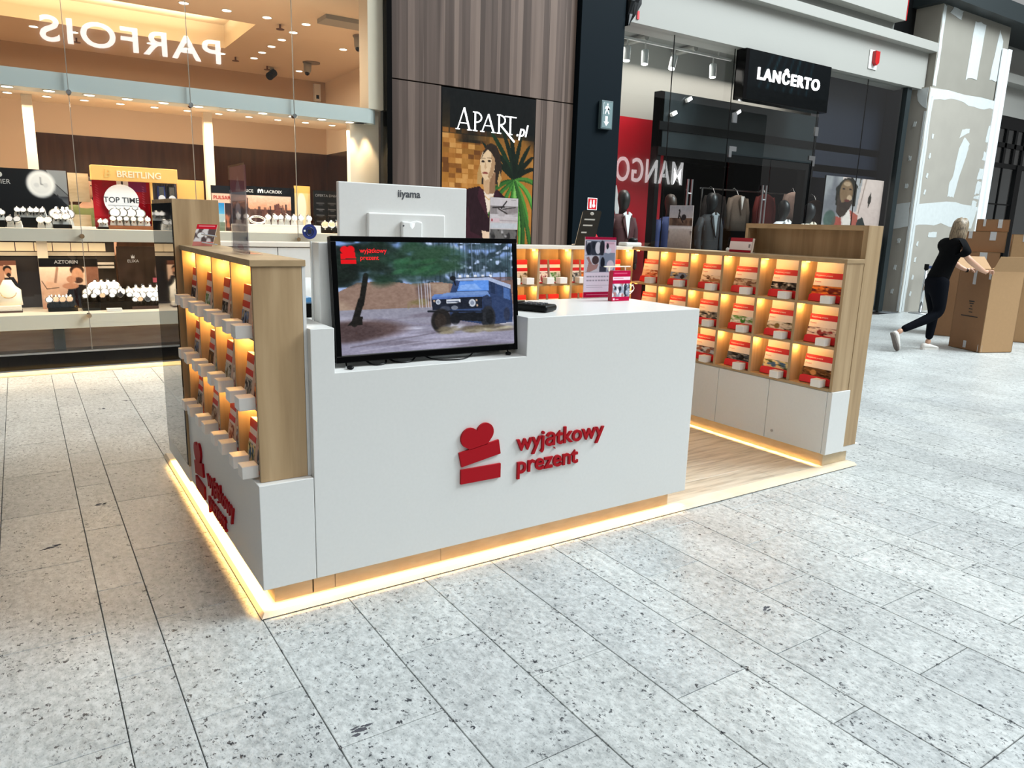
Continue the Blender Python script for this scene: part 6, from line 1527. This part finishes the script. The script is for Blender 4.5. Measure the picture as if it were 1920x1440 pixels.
        MB().loft([a, [p+up*.02 for p in a]]).build('sole', SOLE if abs(up.z) < .8 else SHOE, t)
    shoe(P(-.03, -.085, .001), P(.215, -.095, .001), Z)
    shoe(P(-.60, .07, .235), P(-.50, .075, .006), (F*.9+Z*.35))
    # head, hair
    hc = P(.20, 0, 1.545); fd = (F*.78-R*.58-Z*.25).normalized()
    hm = Matrix((fd, Z.cross(fd).normalized(), fd.cross(Z.cross(fd).normalized()).normalized())).transposed()
    def hp(f, s, u): return hc+hm @ Vector((f, s, u))
    hd = []
    for u, rf, rs, sh in ((-.115, .022, .025, .055), (-.10, .045, .042, .038), (-.06, .068, .062, .018), (-.01, .086, .072, .006), (.04, .092, .076, 0), (.075, .078, .066, -.004), (.10, .045, .04, -.006), (.112, .012, .012, -.006)):
        hd.append([hp(sh+rf*math.cos(2*PI*i/18), rs*math.sin(2*PI*i/18), u) for i in range(18)])
    MB().loft(hd).build('head', SKIN, t, smooth=True)
    b = MB().ell(hp(.098, 0, -.02), .014, .012, .02, 8, 6); b.ell(hp(.0, .076, -.01), .018, .009, .028, 8, 6).ell(hp(.0, -.076, -.01), .018, .009, .028, 8, 6); b.build('nose_and_ears', SKIN, t, smooth=True)
    b = MB().ell(hp(.088, .03, .005), .006, .012, .007, 8, 6).ell(hp(.088, -.03, .005), .006, .012, .007, 8, 6); b.build('eye', BLACK, t); MB().ell(hp(.088, 0, -.062), .006, .02, .006, 8, 6).build('mouth', M('lip', 'a0584f', .5), t)
    hr = []
    for u, rf, rs, sh in ((.118, .02, .02, -.01), (.108, .058, .055, -.012), (.07, .092, .084, -.016), (.03, .098, .092, -.024), (-.02, .090, .094, -.034), (-.07, .080, .096, -.044), (-.12, .066, .098, -.052), (-.165, .050, .092, -.055), (-.20, .03, .074, -.055)):
        hr.append([hp(sh+rf*math.cos(2*PI*i/22)*(1 if math.cos(2*PI*i/22) < .35 else (.55 if u < .08 else .95)), rs*math.sin(2*PI*i/22)*(1+.04*math.sin(7*i)), u-.012*math.sin(5*i)) for i in range(22)])
    MB().loft(hr).build('hair', HAIR, t, smooth=True)
build_woman()
def build_shop_man():
    O = Vector((.05, 7.2, .02)); t = thing('person', 'person in green T-shirt inside the jeweller shop behind the wooden board', 'person', O)
    P = lambda x, y, z: O+Vector((x, y, z)); SKIN = MATS['skin']; k = 1.0
    G = M('green_tee', '6d7a4a', .8)
    skin_mesh('body', [(P(0, 0, 1.0), .11), (P(0, 0, 1.35), .11), (P(.02, 0, 1.50), .05), (P(.03, -.02, 1.58), .05), (P(.2, 0, 1.42), .05), (P(.25, 0, 1.15), .04), (P(.22, -.1, .92), .032), (P(-.2, 0, 1.42), .05), (P(-.25, 0, 1.15), .04), (P(-.22, -.1, .92), .032)],
              [(0, 1), (1, 2), (2, 3), (1, 4), (4, 5), (5, 6), (1, 7), (7, 8), (8, 9)], SKIN, t, 1, 0, O)
    skin_mesh('t_shirt', [(P(0, 0, .95), (.17, .12)), (P(0, 0, 1.2), (.16, .115)), (P(0, 0, 1.40), (.16, .10)), (P(.2, 0, 1.42), .065), (P(.24, 0, 1.22), .06), (P(-.2, 0, 1.42), .065), (P(-.24, 0, 1.22), .06)], [(0, 1), (1, 2), (2, 3), (3, 4), (2, 5), (5, 6)], G, t, 1, 0, O)
    skin_mesh('trousers', [(P(0, 0, .95), (.16, .12)), (P(.09, 0, .82), .09), (P(.09, 0, .45), .065), (P(.09, 0, .06), .05), (P(-.09, 0, .82), .09), (P(-.09, 0, .45), .065), (P(-.09, 0, .06), .05)], [(0, 1), (1, 2), (2, 3), (0, 4), (4, 5), (5, 6)], M('brown_trousers', '5a4030', .8), t, 1, 0, O)
    for s in (-.09, .09): MB().ell(P(s, -.06, .035), .045, .12, .035, 10, 6).build('shoe', BLACK, t, smooth=True)
    h = P(.03, -.03, 1.67); MB().loft([hring(h.x, h.y, h.z+u, a, b, 16) for u, a, b in ((-.115, .03, .035), (-.07, .06, .07), (0, .075, .09), (.06, .07, .085), (.10, .04, .05), (.112, .01, .01))]).build('head', SKIN, t, smooth=True)
    MB().ell(h+Vector((0, -.092, -.01)), .012, .014, .02, 8, 6).build('nose', SKIN, t); MB().ell(h+Vector((.03, -.084, .02)), .01, .006, .006, 8, 5).ell(h+Vector((-.03, -.084, .02)), .01, .006, .006, 8, 5).build('eye', BLACK, t)
    MB().loft([hring(h.x, h.y+.012, h.z+u, a, b, 16) for u, a, b in ((.02, .08, .088), (.07, .078, .088), (.11, .05, .06), (.124, .01, .01))]).build('hair', M('brown_hair', '3d2a1e', .6), t, smooth=True)
build_shop_man()
